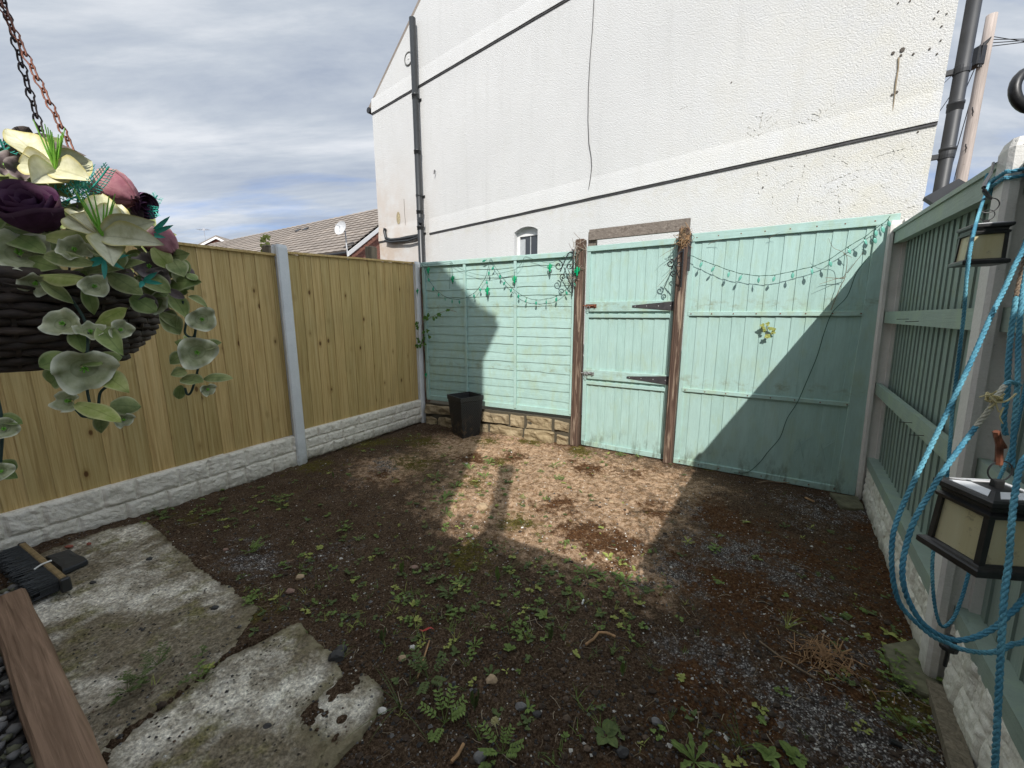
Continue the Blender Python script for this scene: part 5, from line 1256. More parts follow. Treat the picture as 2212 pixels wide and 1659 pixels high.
for (v, y, kd, s_, mm) in WD:
    p = gpt(v, y); 
    if onslab(p.x, p.y): p.z = .055
    pb = PB()
    if kd == 'r': rosette(pb, p, s_, rr, rr.randint(6, 10), mm, .8, 1, .24)
    elif kd == 't':
        for k in range(3): a = rr.uniform(0, 6.28); pb.leaf(p, (math.cos(a)*.35, math.sin(a)*.35, 1.2), (math.cos(a), math.sin(a), 0), s_*rr.uniform(.5, 1), s_*.22, curl=.15, fold=.1, shape='spoon', teeth=1, m=mm, n=9)
    elif kd == 'g': tuft(pb, p, s_, rr, 12, mm)
    elif kd == 'c': clover(pb, p, s_, rr, 20, mm)
    elif kd == 'o': rosette(pb, p, s_, rr, 6, mm, .5, 0, .6, 'ovate')
    else:
        for k in range(7):
            a = rr.uniform(0, 6.28); d_ = Vector((math.cos(a), math.sin(a), rr.uniform(.3, 1))).normalized(); L = s_*rr.uniform(.5, 1); q_ = p+d_*L
            pb.tube([p, p+d_*L*.6+Vector((0, 0, L*.1)), q_], .0012, 4, m=mm)
            for t_ in (.4, .55, .7, .85, 1.0):
                c = p+d_*L*t_+Vector((0, 0, L*.08))
                for sg in (-1, 1): sv = Vector((-d_.y, d_.x, .2))*sg+d_*.6; pb.leaf(c, sv, UP, L*.26, L*.13, curl=.2, fold=.05, teeth=1, m=mm, n=4)
    nm, ct, lb, gp_n = names[kd]; where = ''
    o = solo(nm, pb.mb, WM, lb, ct, gp_n, loc=tuple(p)); finish_edges(o, pb.e)

# ------------------------------------------------------------------ string lights
def smooth(pts, n=6):
    pts = [Vector(p) for p in pts]; out = []
    for i in range(len(pts)-1):
        p0, p1, p2, p3 = pts[max(i-1, 0)], pts[i], pts[i+1], pts[min(i+2, len(pts)-1)]
        for k in range(n):
            t = k/n; out.append(.5*((2*p1)+(p2-p0)*t+(2*p0-5*p1+4*p2-p3)*t*t+(3*p1-p0-3*p2+p3)*t**3))
    return out+[pts[-1]]
def leaf_bulb(parent, p, fr, ang, mat, L=.052, W=.024, turn=0.0):
    d = (fr.u*math.sin(ang)-UP*math.cos(ang)).normalized(); s_ = (d.cross(fr.n)).normalized(); nrm = d.cross(s_)
    s2 = s_*math.cos(turn)+nrm*math.sin(turn); n2 = nrm*math.cos(turn)-s_*math.sin(turn)
    m = MB(); m.tube([p, p+d*.014], .0032, 6); link('bulb_socket', m, WIRE, parent, world=True)
    m = MB(); rings = 7; N = 10; vs = []
    for i in range(rings+1):
        t = i/rings; w_ = math.sin(math.pi*min(.995, t*.97+.03))**.8*W*.5; c = p+d*(.012+L*t)
        vs += [c+s2*w_*math.cos(2*math.pi*j/N)+n2*w_*.35*math.sin(2*math.pi*j/N) for j in range(N)]
    fs = [(i*N+j, i*N+(j+1) % N, (i+1)*N+(j+1) % N, (i+1)*N+j) for i in range(rings) for j in range(N)]+[tuple(range(N))[::-1], tuple(rings*N+j for j in range(N))]
    m.add(vs, fs); link('leaf_bulb', m, mat, parent, True, world=True)
def cactus_bulb(parent, p, fr, sc=1.0):
    u, n_ = fr.u, fr.n; m = MB(); S_ = .085*sc
    def cap(a, b_, r): 
        a, b_ = Vector(a), Vector(b_); d = (b_-a).normalized(); k = [a-d*r*.9, a-d*r*.5, a, b_, b_+d*r*.5, b_+d*r*.9]
        m.tube(k, [r*.3, r*.85, r, r, r*.85, r*.3], 10)
    top = p-UP*.012; cap(top-UP*.008, top-UP*S_*.8, .011*sc)
    for sg, h0, h1 in ((-1, .50, .22), (1, .38, .10)):
        e = top-UP*S_*h0; m.tube(smooth([e, e+u*sg*.017*sc-UP*.003, e+u*sg*.021*sc+UP*.008*sc], 4), .0055*sc, 8); cap(e+u*sg*.021*sc+UP*.006*sc, e+u*sg*.021*sc+UP*S_*(h0-h1), .0055*sc)
    link('cactus_bulb', m, CACTUS, parent, True, world=True)
    m = MB(); m.tube([p, p-UP*.016], .004, 6); m.tube([top-UP*S_*.9, top-UP*S_*1.12], .006*sc, 8); link('bulb_socket', m, WIRE, parent, world=True)
def cz1(cx, cy): return (864+.2083*cx, 518.4+.2083*cy)
rr = random.Random(8)
def light_string(name, label, fr, path, off, bulbs, mat, base):
    r = thing(name, label, 'string lights', base, 0, 'strings of leaf shaped lights')
    m = MB(); P = [fr.at(v, y, off+.006*math.sin(i*1.7)) for i, (v, y) in enumerate(path)]; Q = smooth(P, 6)
    m.tube(Q, .0021, 5); m.tube([q+fr.n*.003*math.sin(i)+UP*.003*math.cos(i) for i, q in enumerate(Q)], .0017, 5); link('wire', m, WIRE, r, world=True)
    for (v, y, a) in bulbs: leaf_bulb(r, fr.at(v, y, off+.004), fr, a, mat, turn=rr.uniform(-.7, .7), L=rr.uniform(.046, .056))
    return r
pth = [cz1(*p) for p in ((228, 255), (255, 300), (290, 390), (345, 480), (400, 540), (465, 585), (540, 610), (610, 615), (690, 595), (780, 540), (835, 470), (870, 415), (890, 380), (910, 310), (940, 195), (975, 260), (1035, 350), (1095, 430), (1160, 495), (1235, 555), (1320, 600), (1415, 622), (1515, 612), (1610, 588), (1700, 530), (1760, 470), (1800, 380), (1835, 260), (1850, 150), (1890, 90))]
bl = [(*cz1(*p), a) for p, a in (((290, 385), .3), ((345, 478), -.1), ((400, 538), 0), ((465, 583), .1), ((540, 608), 0), ((610, 613), .2), ((765, 550), .1), ((825, 485), .2), ((895, 410), .2), ((925, 310), -.1), ((975, 265), -.5), ((900, 205), -1.3), ((1035, 345), .1), ((1095, 420), -.5), ((1160, 490), -.3), ((1232, 550), -.1), ((1315, 598), -.3), ((1412, 622), 0), ((1517, 612), 0), ((1625, 580), -.1), ((1715, 515), .4), ((1800, 430), .4))]
light_string('leaf_light_string', 'string of small green leaf lights looping across the green lap panel', FB, pth, .062, bl, BULB, FB.w(1, 1.6, .06))
c6 = lambda cx, cy: (1474.7+.3333*cx, 553+.3333*cy); c3 = lambda cx, cy: (1474.7+.3333*cx, .3333*cy)
pth = [(1488, 545), (1483, 551)]+[c6(*p) for p in ((60, 0), (130, 30), (215, 60), (300, 92), (385, 115), (495, 128), (600, 122), (720, 97), (850, 65), (950, 22))]+[c3(*p) for p in ((1070, 1600), (1180, 1535), (1250, 1480), (1310, 1440), (1345, 1400))]
bl = [(*c6(*p), a) for p, a in (((130, 28), -.3), ((212, 60), -.5), ((303, 92), -.1), ((388, 115), -.4), ((495, 128), 0), ((600, 122), -.2), ((716, 97), 0), ((835, 68), .2), ((950, 20), .3))]+[(*c3(*p), a) for p, a in (((1070, 1600), .4), ((1175, 1540), .4), ((1250, 1480), .2), ((1290, 1455), .3), ((1330, 1420), .3), ((1240, 1530), .3))]
light_string('leaf_light_string', 'string of pale green leaf lights sagging across the large right panel', FG, pth, .075, bl, BULB_P, FG.w(2, 1.8, .07))
cs = thing('cactus_light_string', 'string of bright green cactus shaped lights along the top of the lap panel', 'string lights', FB.w(1, 1.8, .07))
m = MB(); pts = [FB.at(*cz1(*p), .058+.008*math.sin(i)) for i, p in enumerate(((235, 238), (285, 258), (400, 245), (525, 224), (560, 260), (700, 330), (885, 372), (1000, 352), (1190, 308), (1260, 240), (1300, 172), (1400, 205), (1555, 238), (1680, 180), (1790, 115), (1840, 200)))]
m.tube(smooth(pts, 5), .002, 5)
for a, b_ in (((530, 228), (545, 365)), ((900, 430), (905, 480)), ((1190, 310), (1188, 365)), ((285, 250), (292, 275)), ((885, 372), (900, 440)), ((520, 228), (515, 510))): m.tube([FB.at(*cz1(*a), .058), FB.at(*cz1(*b_), .058)], .0018, 5)
link('wire', m, WIRE, cs, world=True)
for p, sc in (((292, 275), 1), ((545, 362), 1.05), ((905, 480), 1.15), ((1187, 362), 1.1), ((1555, 236), 1.1)): cactus_bulb(cs, FB.at(*cz1(*p), .062), FB, sc)
cactus_bulb(cs, FG.at(*cz1(1838, 270), .11), FB, 1.2); cactus_bulb(cs, FB.at(*cz1(180, 500), .06), FB, .7); cactus_bulb(cs, FB.at(*cz1(268, 1370), .03), FB, .8)
m = MB(); m.tube(smooth([FB.at(v, y, .05) for v, y in ((911, 568), (905, 600), (913, 632), (917, 700), (919, 780), (920, 806))], 5), .002, 5); link('wire', m, WIRE, cs, world=True)
# tangle of dry stems and wire on the two posts
def tangle(name, label, pts, n, rad, sd, mats, off_v=.05):
    rr = random.Random(sd); m = MB()
    for k in range(n):
        c = Vector(rr.choice(pts)); q = [c+Vector((rr.gauss(0, rad), rr.gauss(0, rad*.5), rr.gauss(0, rad*1.1))) for _ in range(4)]; m.tube(smooth(q, 5), rr.uniform(.0012, .0028), 5, m=rr.randrange(len(mats)))
    return solo(name, m, mats, label, 'dry stems')
tangle('dry_stem_tangle', 'tangle of dry stems hanging at the hinge side post of the gate', [FG.at(1478, 505, .12), FG.at(1474, 520, .12), FG.at(1480, 515, .11)], 34, .035, 4, [TWIG, STRAW])
tangle('dry_stem_tangle', 'tangle of grey stems and wire round the latch side gate post', [FG.at(1249, 545, .11), FG.at(1246, 575, .1), FG.at(1240, 600, .1), FG.at(1247, 530, .1)], 26, .045, 5, [TWIG, simple('grey_stem', (.33, .29, .24), .8), WIRE])
def branch(name, label, fr, off, paths, rad, mat):
    m = MB()
    for p in paths: q = smooth([fr.at(v, y, off+.02*i) for i, (v, y) in enumerate(p)], 4); m.tube(q, [rad*(1-.7*i/len(q)) for i in range(len(q))], 5)
    return solo(name, m, mat, label, 'dry stem')
branch('dry_branch', 'dry branching stem hanging on the top right corner of the gate', FG, .05, [[(1470, 520), (1458, 535), (1440, 545), (1425, 555)], [(1472, 530), (1460, 560), (1445, 590), (1420, 620)], [(1468, 545), (1455, 562), (1438, 575)]], .003, TWIG)
branch('dry_branch', 'thin forked dry branch standing against the right panel below the leaf lights', FG, .04, [[(1795, 670), (1815, 620), (1825, 600), (1830, 560), (1822, 545), (1800, 535), (1790, 515)], [(1827, 598), (1800, 604), (1770, 614)], [(1824, 602), (1790, 600), (1782, 600)], [(1830, 590), (1845, 570), (1865, 545)], [(1822, 548), (1840, 556)]], .0028, TWIG)
branch('dry_branch', 'short dry twig caught under the top rail of the right panel', FG, .03, [[(1530, 528), (1545, 520), (1560, 517)], [(1660, 516), (1672, 508), (1685, 502)]], .0025, TWIG)
m = MB(); q = smooth([FG.at(v, y, .03) for v, y in ((1878, 553), (1850, 590), (1830, 640), (1798, 675), (1780, 720), (1765, 770), (1740, 830), (1722, 870), (1700, 905), (1685, 945), (1660, 975), (1640, 1000), (1615, 1020), (1585, 1021))], 5); m.tube(q, .0028, 5); solo('cable', m, WIRE, 'dark green lead running diagonally down the large right panel', 'cable')
for k, (v, y) in enumerate(((1730, 962), (1778, 972))):
    m = MB(); 
    for a in range(4): m.tube(smooth([FG.at(v, y, .02), FG.at(v+(-12, 14, 3, -4)[a], y+(14, -12, 16, -10)[a], .03), FG.at(v+(-14, 26, 5, 2)[a], y+(15, -18, 26, -14)[a], .02)], 4), .0022, 5)
    solo('cable_tie', m, simple('painted_wire%d' % k, (.26, .38, .34), .6), ('left' if k == 0 else 'right')+' one of two painted wire knots low on the right panel', 'wire')

# sprig growing through the large right panel, and the climber in the corner
def leafy(name, label, stems, leaves, fr, off, mat, L=.05, cat='climber', seed=1, twig=TWIG):
    rr = random.Random(seed); r = thing(name, label, cat, fr.at(*stems[0][0], off))
    m = MB()
    for s_ in stems: m.tube(smooth([fr.at(v, y, off) for v, y in s_], 4), .0028, 5)
    link('stem', m, twig, r, world=True); pb = PB()
    for (v, y) in leaves:
        for _ in range(2):
            p = fr.at(v+rr.uniform(-4, 4), y+rr.uniform(-4, 4), off+rr.uniform(0, .04)); a = rr.uniform(0, 6.28); l = L*rr.uniform(.7, 1.2)
            for da in (-.9, 0, .9):
                d = fr.u*math.cos(a+da)+UP*math.sin(a+da)+fr.n*rr.uniform(-.1, .4); pb.leaf(p, d, fr.n+UP*.3, l*(1 if da == 0 else .8), l*.62, curl=.15, fold=.08, teeth=0, m=0, n=4)
    o = link('leaves', pb.mb, mat, r, world=True); finish_edges(o, pb.e); return r
leafy('small_sprig', 'small bright green leafy sprig poking through the large right panel', [[(1659, 700), (1658, 712), (1655, 728)]], [(1652, 706), (1663, 704), (1668, 714), (1656, 722), (1650, 712)], FG, .02, WEED3, .030, 'sprig', 3)
c1 = lambda cx, cy: cz1(cx, cy)
leafy('corner_climber', 'leafy green climber wrapped round the pale post in the far left corner', [[c1(255, 1150), c1(225, 1000), c1(235, 860), c1(330, 800), c1(430, 750), c1(520, 730), c1(590, 748)], [c1(235, 1100), c1(190, 1000), c1(200, 880)], [c1(270, 940), c1(300, 990)]],
      [c1(*p) for p in ((240, 800), (180, 870), (390, 780), (270, 960), (300, 1000), (210, 1050), (165, 1085), (235, 1090), (495, 730), (290, 800), (420, 765), (170, 900), (350, 810), (250, 1030), (185, 1050), (280, 780))], FB, .07, IVY, .042, 'climber', 5)
leafy('small_sprig', 'green shrub tip showing above the fence beside the dark stump', [[(573, 545), (574, 525), (572, 512)]], [(570, 520), (577, 530), (568, 535), (576, 515)], FL, -.35, WEED3, .05, 'shrub', 9)

# wrought iron hanging basket brackets on both gate posts, and a spare hinge strap
def scroll_pts(c, r0_, turns, a0, fr, n=26, sgn=1):
    return [c+fr.u*(r0_*(1-.75*i/n))*math.cos(a0+sgn*turns*2*math.pi*i/n)+UP*(r0_*(1-.75*i/n))*math.sin(a0+sgn*turns*2*math.pi*i/n) for i in range(n+1)]
def bracket(label, fr, off, anchor, sc, sg):
    r = thing('scroll_bracket', label, 'bracket', fr.at(*anchor, off), 0, 'black scroll brackets on the gate posts'); A = fr.at(*anchor, off)
    m = MB(); m.tube([A+UP*.16*sc, A-UP*.20*sc], .008, 6); m.tube([A+UP*.15*sc, A+UP*.16*sc-fr.u*sg*.02+fr.n*.0], .007, 6); link('wall_bar', m, IRON, r, world=True)
    m = MB(); u_ = -fr.u*sg*.5+fr.n*.55
    m.tube(smooth([A+UP*.14*sc, A+u_*.07*sc+UP*.12*sc, A+u_*.13*sc+UP*.03*sc, A+u_*.17*sc-UP*.03*sc], 6), .006, 6); m.tube(smooth([A-UP*.16*sc, A+u_*.05*sc-UP*.10*sc, A+u_*.12*sc+UP*.01*sc], 6), .005, 6); link('arm', m, IRON, r, world=True)
    for (du_, dz_, rad_, tr, a0) in ((.19, .02, .040, 1.3, 1.5), (.13, -.07, .030, 1.3, -1.5), (.05, .02, .026, 1.2, 0)):
        m = MB(); m.tube(scroll_pts(A+u_*du_*sc+UP*dz_*sc, rad_*sc, tr, a0, fr, sgn=-sg), .0052, 6); link('scroll', m, IRON, r, world=True)
bracket('black scroll bracket beside the latch side gate post, over the lap panel', FB, .07, cz1(1795, 300), 1.25, 1)
bracket('black scroll bracket on the hinge side gate post', FG, .13, (1474, 575), .95, 1)
m = MB(); q = FG.at(1489, 545, .05); m.cbox(-.014, .014, -.006, .006, -.17, .17, .003); n0 = 0
m.v = [tuple(q+FG.u*(p[0]+.012*p[2]*-1)-FG.n*p[1]*1+UP*p[2]) for p in m.v]; solo('metal_strap', m, HINGE, 'black metal strap hanging beside the hinge side gate post', 'strap', loc=tuple(q))

# floodlight on the right fence
q = FR.at(2035, 448, -.02); fl_ = thing('floodlight', 'flat black floodlight clamped above the right fence, tilted up', 'floodlight', q)
m = MB(); ax_ = Vector((.70, -.50, .52)).normalized()
n_ = Vector((-.2, -.55, .8)).normalized(); b_ = n_.cross(ax_).normalized(); ctr = FR.at(2038, 433, -.02)+UP*.035; m.obox(ctr-ax_*.085-b_*.055, ax_*.17, b_*.11, n_*.022); link('lamp_body', m, PIPEGREY, fl_, world=True)
m = MB(); m.obox(ctr-ax_*.06-b_*.04-n_*.018, ax_*.12, b_*.08, n_*.017); link('heat_sink', m, IRON, fl_, world=True)
m = MB(); m.tube([ctr-n_*.02, ctr-UP*.10, q-UP*.06], .008, 6); m.tube([ctr+ax_*.03-n_*.02, ctr+ax_*.05-UP*.10, q+ax_*.05-UP*.06], .003, 5); link('stem', m, IRON, fl_, world=True)

# ------------------------------------------------------------------ lanterns
def ringpts(c, r_, a, b_, n=22): return [c+a*r_*math.cos(2*math.pi*i/n)+b_*r_*math.sin(2*math.pi*i/n) for i in range(n)]
def lantern(label, loc, rz):
    r = thing('solar_lantern', label, 'lantern', loc, rz, 'black square lanterns with amber panes')
    S_, B, T = .0475, .0395, .0375
    m = MB(); 
    m.lathe([(0.001, 0)]*2, n=4) if 0 else None
    def ring4(levels):
        vs = []; fs = []
        for h_, z in levels: vs += [(-h_, -h_, z), (h_, -h_, z), (h_, h_, z), (-h_, h_, z)]
        for i in range(len(levels)-1):
            for j in range(4): fs.append((i*4+j, i*4+(j+1) % 4, (i+1)*4+(j+1) % 4, (i+1)*4+j))
        fs.append((3, 2, 1, 0)); k = (len(levels)-1)*4; fs.append((k, k+1, k+2, k+3)); return vs, fs
    m.add(*ring4([(S_-.002, 0), (S_, .002), (S_, .010), (S_-.002, .012), (B+.002, .0135), (B-.002, .016)])); link('base', m, LACQ, r)
    for sx_, sy_ in ((1, 1), (1, -1), (-1, 1), (-1, -1)):
        m = MB(); a = Vector((sx_*B, sy_*B, .014)); t_ = Vector((sx_*T, sy_*T, .088)); w_ = .0075
        m.add([a, a-Vector((sx_*w_, 0, 0)), a-Vector((sx_*w_, sy_*w_, 0)), a-Vector((0, sy_*w_, 0)), t_, t_-Vector((sx_*w_, 0, 0)), t_-Vector((sx_*w_, sy_*w_, 0)), t_-Vector((0, sy_*w_, 0))],
              [(0, 1, 5, 4), (1, 2, 6, 5), (2, 3, 7, 6), (3, 0, 4, 7), (4, 5, 6, 7), (3, 2, 1, 0)] if sx_*sy_ < 0 else [(4, 5, 1, 0), (5, 6, 2, 1), (6, 7, 3, 2), (7, 4, 0, 3), (7, 6, 5, 4), (0, 1, 2, 3)]); link('corner_bar', m, LACQ, r)
    for k in range(4):
        c_, s_ = math.cos(k*math.pi/2), math.sin(k*math.pi/2); rot = lambda x, y, z: (x*c_-y*s_, x*s_+y*c_, z)
        b1, t1 = B-.004, T-.004; m = MB(); m.add([rot(-b1, -b1, .014), rot(b1, -b1, .014), rot(t1, -t1, .087), rot(-t1, -t1, .087), rot(-b1, -b1+.002, .014), rot(b1, -b1+.002, .014), rot(t1, -t1+.002, .087), rot(-t1, -t1+.002, .087)], [(0, 1, 2, 3), (7, 6, 5, 4), (0, 3, 7, 4), (1, 5, 6, 2), (0, 4, 5, 1), (3, 2, 6, 7)]); link('pane', m, AMBER, r)
    m = MB(); m.add(*ring4([(T-.002, .083), (T+.002, .085), (T+.003, .090), (T-.002, .093), (T-.001, .099), (S_-.006, .102), (S_-.004, .104), (S_-.004, .110), (S_-.007, .1125), (.012, .1175)])); rf = link('roof', m, LACQ, r)
    for k in range(4):
        c_, s_ = math.cos(k*math.pi/2), math.sin(k*math.pi/2); rot = lambda x, y: (x*c_-y*s_, x*s_+y*c_)
        m = MB(); z0 = .1132; z1_ = .1168; q_ = [(-.028, -.036, z0+.0012), (.028, -.036, z0+.0012), (.014, -.020, z1_+.0008), (-.014, -.020, z1_+.0008)]; m.add([(*rot(x, y), z) for x, y, z in q_]+[(*rot(x, y), z-.0016) for x, y, z in q_], [(0, 1, 2, 3), (0, 4, 5, 1), (1, 5, 6, 2), (2, 6, 7, 3), (3, 7, 4, 0)]); link('solar_cell', m, SOLAR, r)
    m = MB(); m.cbox(-.006, .006, -.0045, .0045, .116, .128, .001); link('hanger', m, LACQ, r)
    m = MB(); m.tube(ringpts(Vector((0, 0, .141)), .015, Vector((1, 0, 0)), UP), .0011, 6, closed=True); link('ring', m, IRON, r)
    m = MB(); m.tube([(0, 0, .02), (0, 0, .075)], .006, 8); link('lamp_core', m, WHITEP, r)
    return r
c_ = D(2108, 1250, .54); rzl = R(-7.5); u1 = Vector((math.cos(rzl), math.sin(rzl), 0)); u2 = Vector((-u1.y, u1.x, 0))
lb = c_+u1*.0475+u2*.0475; lan = lantern('large looking lantern hanging close to the camera among loops of blue rope', lb, rzl)
c2_ = D(2078, 572, 1.14); rz2 = R(-30); v1_ = Vector((math.cos(rz2), math.sin(rz2), 0)); v2_ = Vector((-v1_.y, v1_.x, 0)); lu = c2_+v1_*.0475+v2_*.0475
lan2 = copy_thing(lan, lu, rz2, 'smaller looking lantern hanging high in front of the near concrete post')
m = MB(); m.tube(ringpts(lu+Vector((0, 0, .168)), .020, v1_, UP), .0014, 6, closed=True); m.tube(smooth([lu+Vector((0, 0, .186)), D(2125, 405, 1.0), D(2140, 375, 1.25), D(2146, 352, 1.42)], 5), .0045, 6); link('cord', m, IRON, lan2, world=True)
tl = lb+Vector((0, 0, .155)); m = MB(); hk = D(2152, 932, .545)
m.tube([tl-Vector((.004, 0, .004)), tl.lerp(hk, .5)+Vector((.0, 0, .002)), hk], .0040, 6); m.tube([hk, hk+Vector((.006, .003, -.006)), tl.lerp(hk, .55)+Vector((.009, 0, -.004))], .0030, 6); solo('rusty_hook', m, RUST, 'rusty red snap hook just above the large lantern', 'hook')

# ------------------------------------------------------------------ blue rope
def ropegeo(mb, pts, rad, mseg=None, pitch=None, m=0):
    Q = smooth(pts, 10); L = [0]
    for i in range(1, len(Q)): L.append(L[-1]+(Q[i]-Q[i-1]).length)
    n = max(8, int(L[-1]/(rad*.55))); R_ = []; j = 0
    for k in range(n+1):
        s_ = L[-1]*k/n
        while j < len(L)-2 and L[j+1] < s_: j += 1
        t = (s_-L[j])/max(1e-9, L[j+1]-L[j]); R_.append((Q[j].lerp(Q[j+1], min(1, t)), s_))
    up = Vector((.3, .2, 1)).normalized(); fr = []
    for k in range(len(R_)):
        t = (R_[min(k+1, n)][0]-R_[max(k-1, 0)][0]).normalized(); a = up-t*up.dot(t); a.normalize(); up = a; fr.append((a, t.cross(a)))
    pt = pitch or rad*7.5
    for q_ in range(3):
        P = []
        for (p, s_), (a, b_) in zip(R_, fr):
            g_ = 2*math.pi*(s_/pt+q_/3); P.append(p+(a*math.cos(g_)+b_*math.sin(g_))*rad*.50)
        if mseg: 
            i0 = int(mseg[0]*n); i1 = int(mseg[1]*n)
            mb.tube(P[:i0+1], rad*.56, 6, m=0); mb.tube(P[i0:i1+1], rad*.56, 6, m=1); mb.tube(P[i1:], rad*.56, 6, m=0)
        else: mb.tube(P, rad*.56, 6, m=m)
    # stray fibres
    rr = random.Random(int(rad*1e5)+n)
    for k in range(int(L[-1]*260)):
        p, _ = R_[rr.randrange(n)]; d = Vector((rr.gauss(0, 1), rr.gauss(0, 1), rr.gauss(0, 1))).normalized(); mb.tube([p+d*rad*.7, p+d*rad*1.35+Vector((rr.uniform(-1, 1), 0, rr.uniform(-1, 1)))*rad*.5], rad*.04, 3, m=m)
rope = thing('blue_rope', 'frayed blue rope hanging in long loops from the bracket at the right edge', 'rope', D(2130, 1390, .56))
TOP = D(2250, 300, .60)
def D3(l): return [D(*p) for p in l]
m = MB(); ropegeo(m, [TOP]+D3([(2222, 500, .62), (2191, 576, .62), (2166, 632, .62), (2139, 687, .61), (2100, 776, .60), (2044, 895, .60), (2008, 970, .60), (1977, 1034, .60), (1947, 1099, .60), (1930, 1151, .59), (1926, 1201, .585), (1930, 1257, .58), (1944, 1304, .58), (1972, 1338, .575), (2014, 1374, .57), (2044, 1388, .57), (2083, 1404, .56), (2130, 1410, .56), (2161, 1405, .56), (2186, 1392, .56), (2225, 1374, .55), (2300, 1250, .55), (2330, 1000, .57)]), .0033); link('loop', m, [ROPE, ROPE_P], rope, True, world=True)
m = MB(); ropegeo(m, D3([(2202, 832, .60), (2179, 826, .595), (2155, 854, .59), (2139, 882, .59), (2116, 912, .59), (2097, 937, .585), (2072, 970, .58), (2033, 1025, .575), (2005, 1071, .575), (1978, 1118, .57), (1961, 1165, .57), (1951, 1210, .565), (1950, 1252, .56), (1961, 1293, .56), (1986, 1338, .555), (2022, 1368, .55), (2066, 1383, .545), (2111, 1375, .54), (2155, 1351, .535), (2177, 1329, .53), (2200, 1307, .53), (2260, 1220, .53), (2320, 1050, .55)]), .0035, (.045, .15)); link('loop', m, [ROPE, ROPE_P], rope, True, world=True)
m = MB(); ropegeo(m, [TOP, D(2262, 700, .53)]+D3([(2235, 940, .50), (2205, 1005, .49), (2192, 1071, .48), (2184, 1146, .47), (2179, 1215, .47), (2170, 1279, .465), (2165, 1354, .46), (2160, 1440, .46), (2154, 1560, .46), (2146, 1720, .47), (2140, 1900, .48)]), .0032); link('hanging_end', m, ROPE, rope, True, world=True)
m = MB(); ropegeo(m, [TOP]+D3([(2240, 480, .62), (2222, 560, .62), (2207, 650, .61), (2200, 740, .61), (2198, 830, .60), (2190, 930, .60), (2186, 1010, .6)]), .0033); link('strand_bundle', m, ROPE, rope, True, world=True)
m = MB(); ropegeo(m, [TOP]+D3([(2228, 500, .63), (2212, 570, .63), (2196, 640, .63), (2184, 720, .63), (2178, 790, .62), (2176, 850, .62), (2168, 900, .62), (2172, 940, .62)]), .0036, (.30, .52)); link('strand_bundle', m, [ROPE, ROPE_D], rope, True, world=True)
m = MB(); rr = random.Random(31)
for k in range(7): c = D(2148, 862, .583); m.tube(smooth([c+Vector((rr.gauss(0, .006), rr.gauss(0, .004), rr.gauss(0, .005))) for _ in range(4)], 5), .0012, 5)
m.tube(smooth([D(2135, 852, .583), D(2150, 868, .58), D(2175, 866, .58), D(2195, 850, .58)], 5), .0013, 5); m.tube(smooth([D(2150, 865, .583), D(2158, 890, .582), D(2168, 880, .58), D(2160, 900, .58), D(2166, 915, .58)], 5), .001, 5); link('twine_knot', m, simple('pale_twine', (.58, .50, .26), .8), rope, world=True)
NPc = FR.w(FR.L, 0, .025+.062)
pr = thing('blue_rope', 'blue rope knotted round the top of the near post with one long loop hanging down', 'rope', D(2150, 352, 1.42))
m = MB()
for z_ in (1.955, 1.975): 
    a, b_ = FR.u*.064, FR.n*.072; ropegeo(m, [NPc+a+b_+UP*z_, NPc+a-b_+UP*(z_+.01), NPc-a-b_+UP*z_, NPc-a+b_+UP*(z_-.01), NPc+a+b_+UP*(z_+.005)], .006)
kc = NPc+FR.n*.080-FR.u*.06+UP*1.965; rr = random.Random(4)
for k in range(5): ropegeo(m, [kc+Vector((rr.gauss(0, .018), rr.gauss(0, .012), rr.gauss(0, .022))) for _ in range(4)], .0055)
link('knot', m, ROPE, pr, True, world=True)
m = MB(); ropegeo(m, [kc]+D3([(2135, 400, 1.25), (2112, 470, .95), (2098, 530, .86), (2088, 600, .86), (2082, 680, .88), (2070, 780, .9), (2058, 880, .92), (2052, 960, .92), (2040, 1080, .92), (2022, 1160, .9), (2014, 1218, .9), (2018, 1299, .9), (2033, 1352, .9), (2058, 1338, .9), (2078, 1290, .9), (2092, 1240, .9), (2130, 1100, .9), (2190, 950, .95), (2240, 700, .95)]), .0034); link('loop', m, ROPE, pr, True, world=True)
# bracket at the right edge which carries rope and lantern
m = MB(); cB = D(2234, 198, .60); rgt_ = Vector((1, 0, 0)); cu = Vector((0, ST, CT)).normalized()
sp_ = [cB+rgt_*r_*math.cos(a)+cu*r_*math.sin(a) for a, r_ in [(math.pi*.1+i*math.pi/12, .037-.0006*i) for i in range(28)]]
m.tube(sp_, [.0070]*len(sp_), 12); mt = FR.w(FR.L+1.05, 1.99, .0); m.tube(smooth([sp_[0], cB+Vector((.10, .02, .02)), mt+FR.n*.02], 8), .0075, 12); m.cbox(mt.x-.015, mt.x+.015, mt.y-.015, mt.y+.015, mt.z-.16, mt.z+.05, .004)
m.tube([sp_[0]+Vector((.02, 0, 0)), TOP], .004, 8); solo('curled_bracket', m, IRON, 'curled end of a thick black iron bracket at the right edge', 'bracket', smooth=True)
m = MB(); q = D(2052, 1388, 1.42); m.lathe([(.012, -.03), (.024, -.028), (.026, -.012), (.018, 0), (.016, .022), (.011, .026)], q, 10); m.tube([q-UP*.03, q-UP*.10], .006, 6); solo('black_plug', m, BLACKP, 'small black plastic plug dangling at the foot of the near post', 'plug')

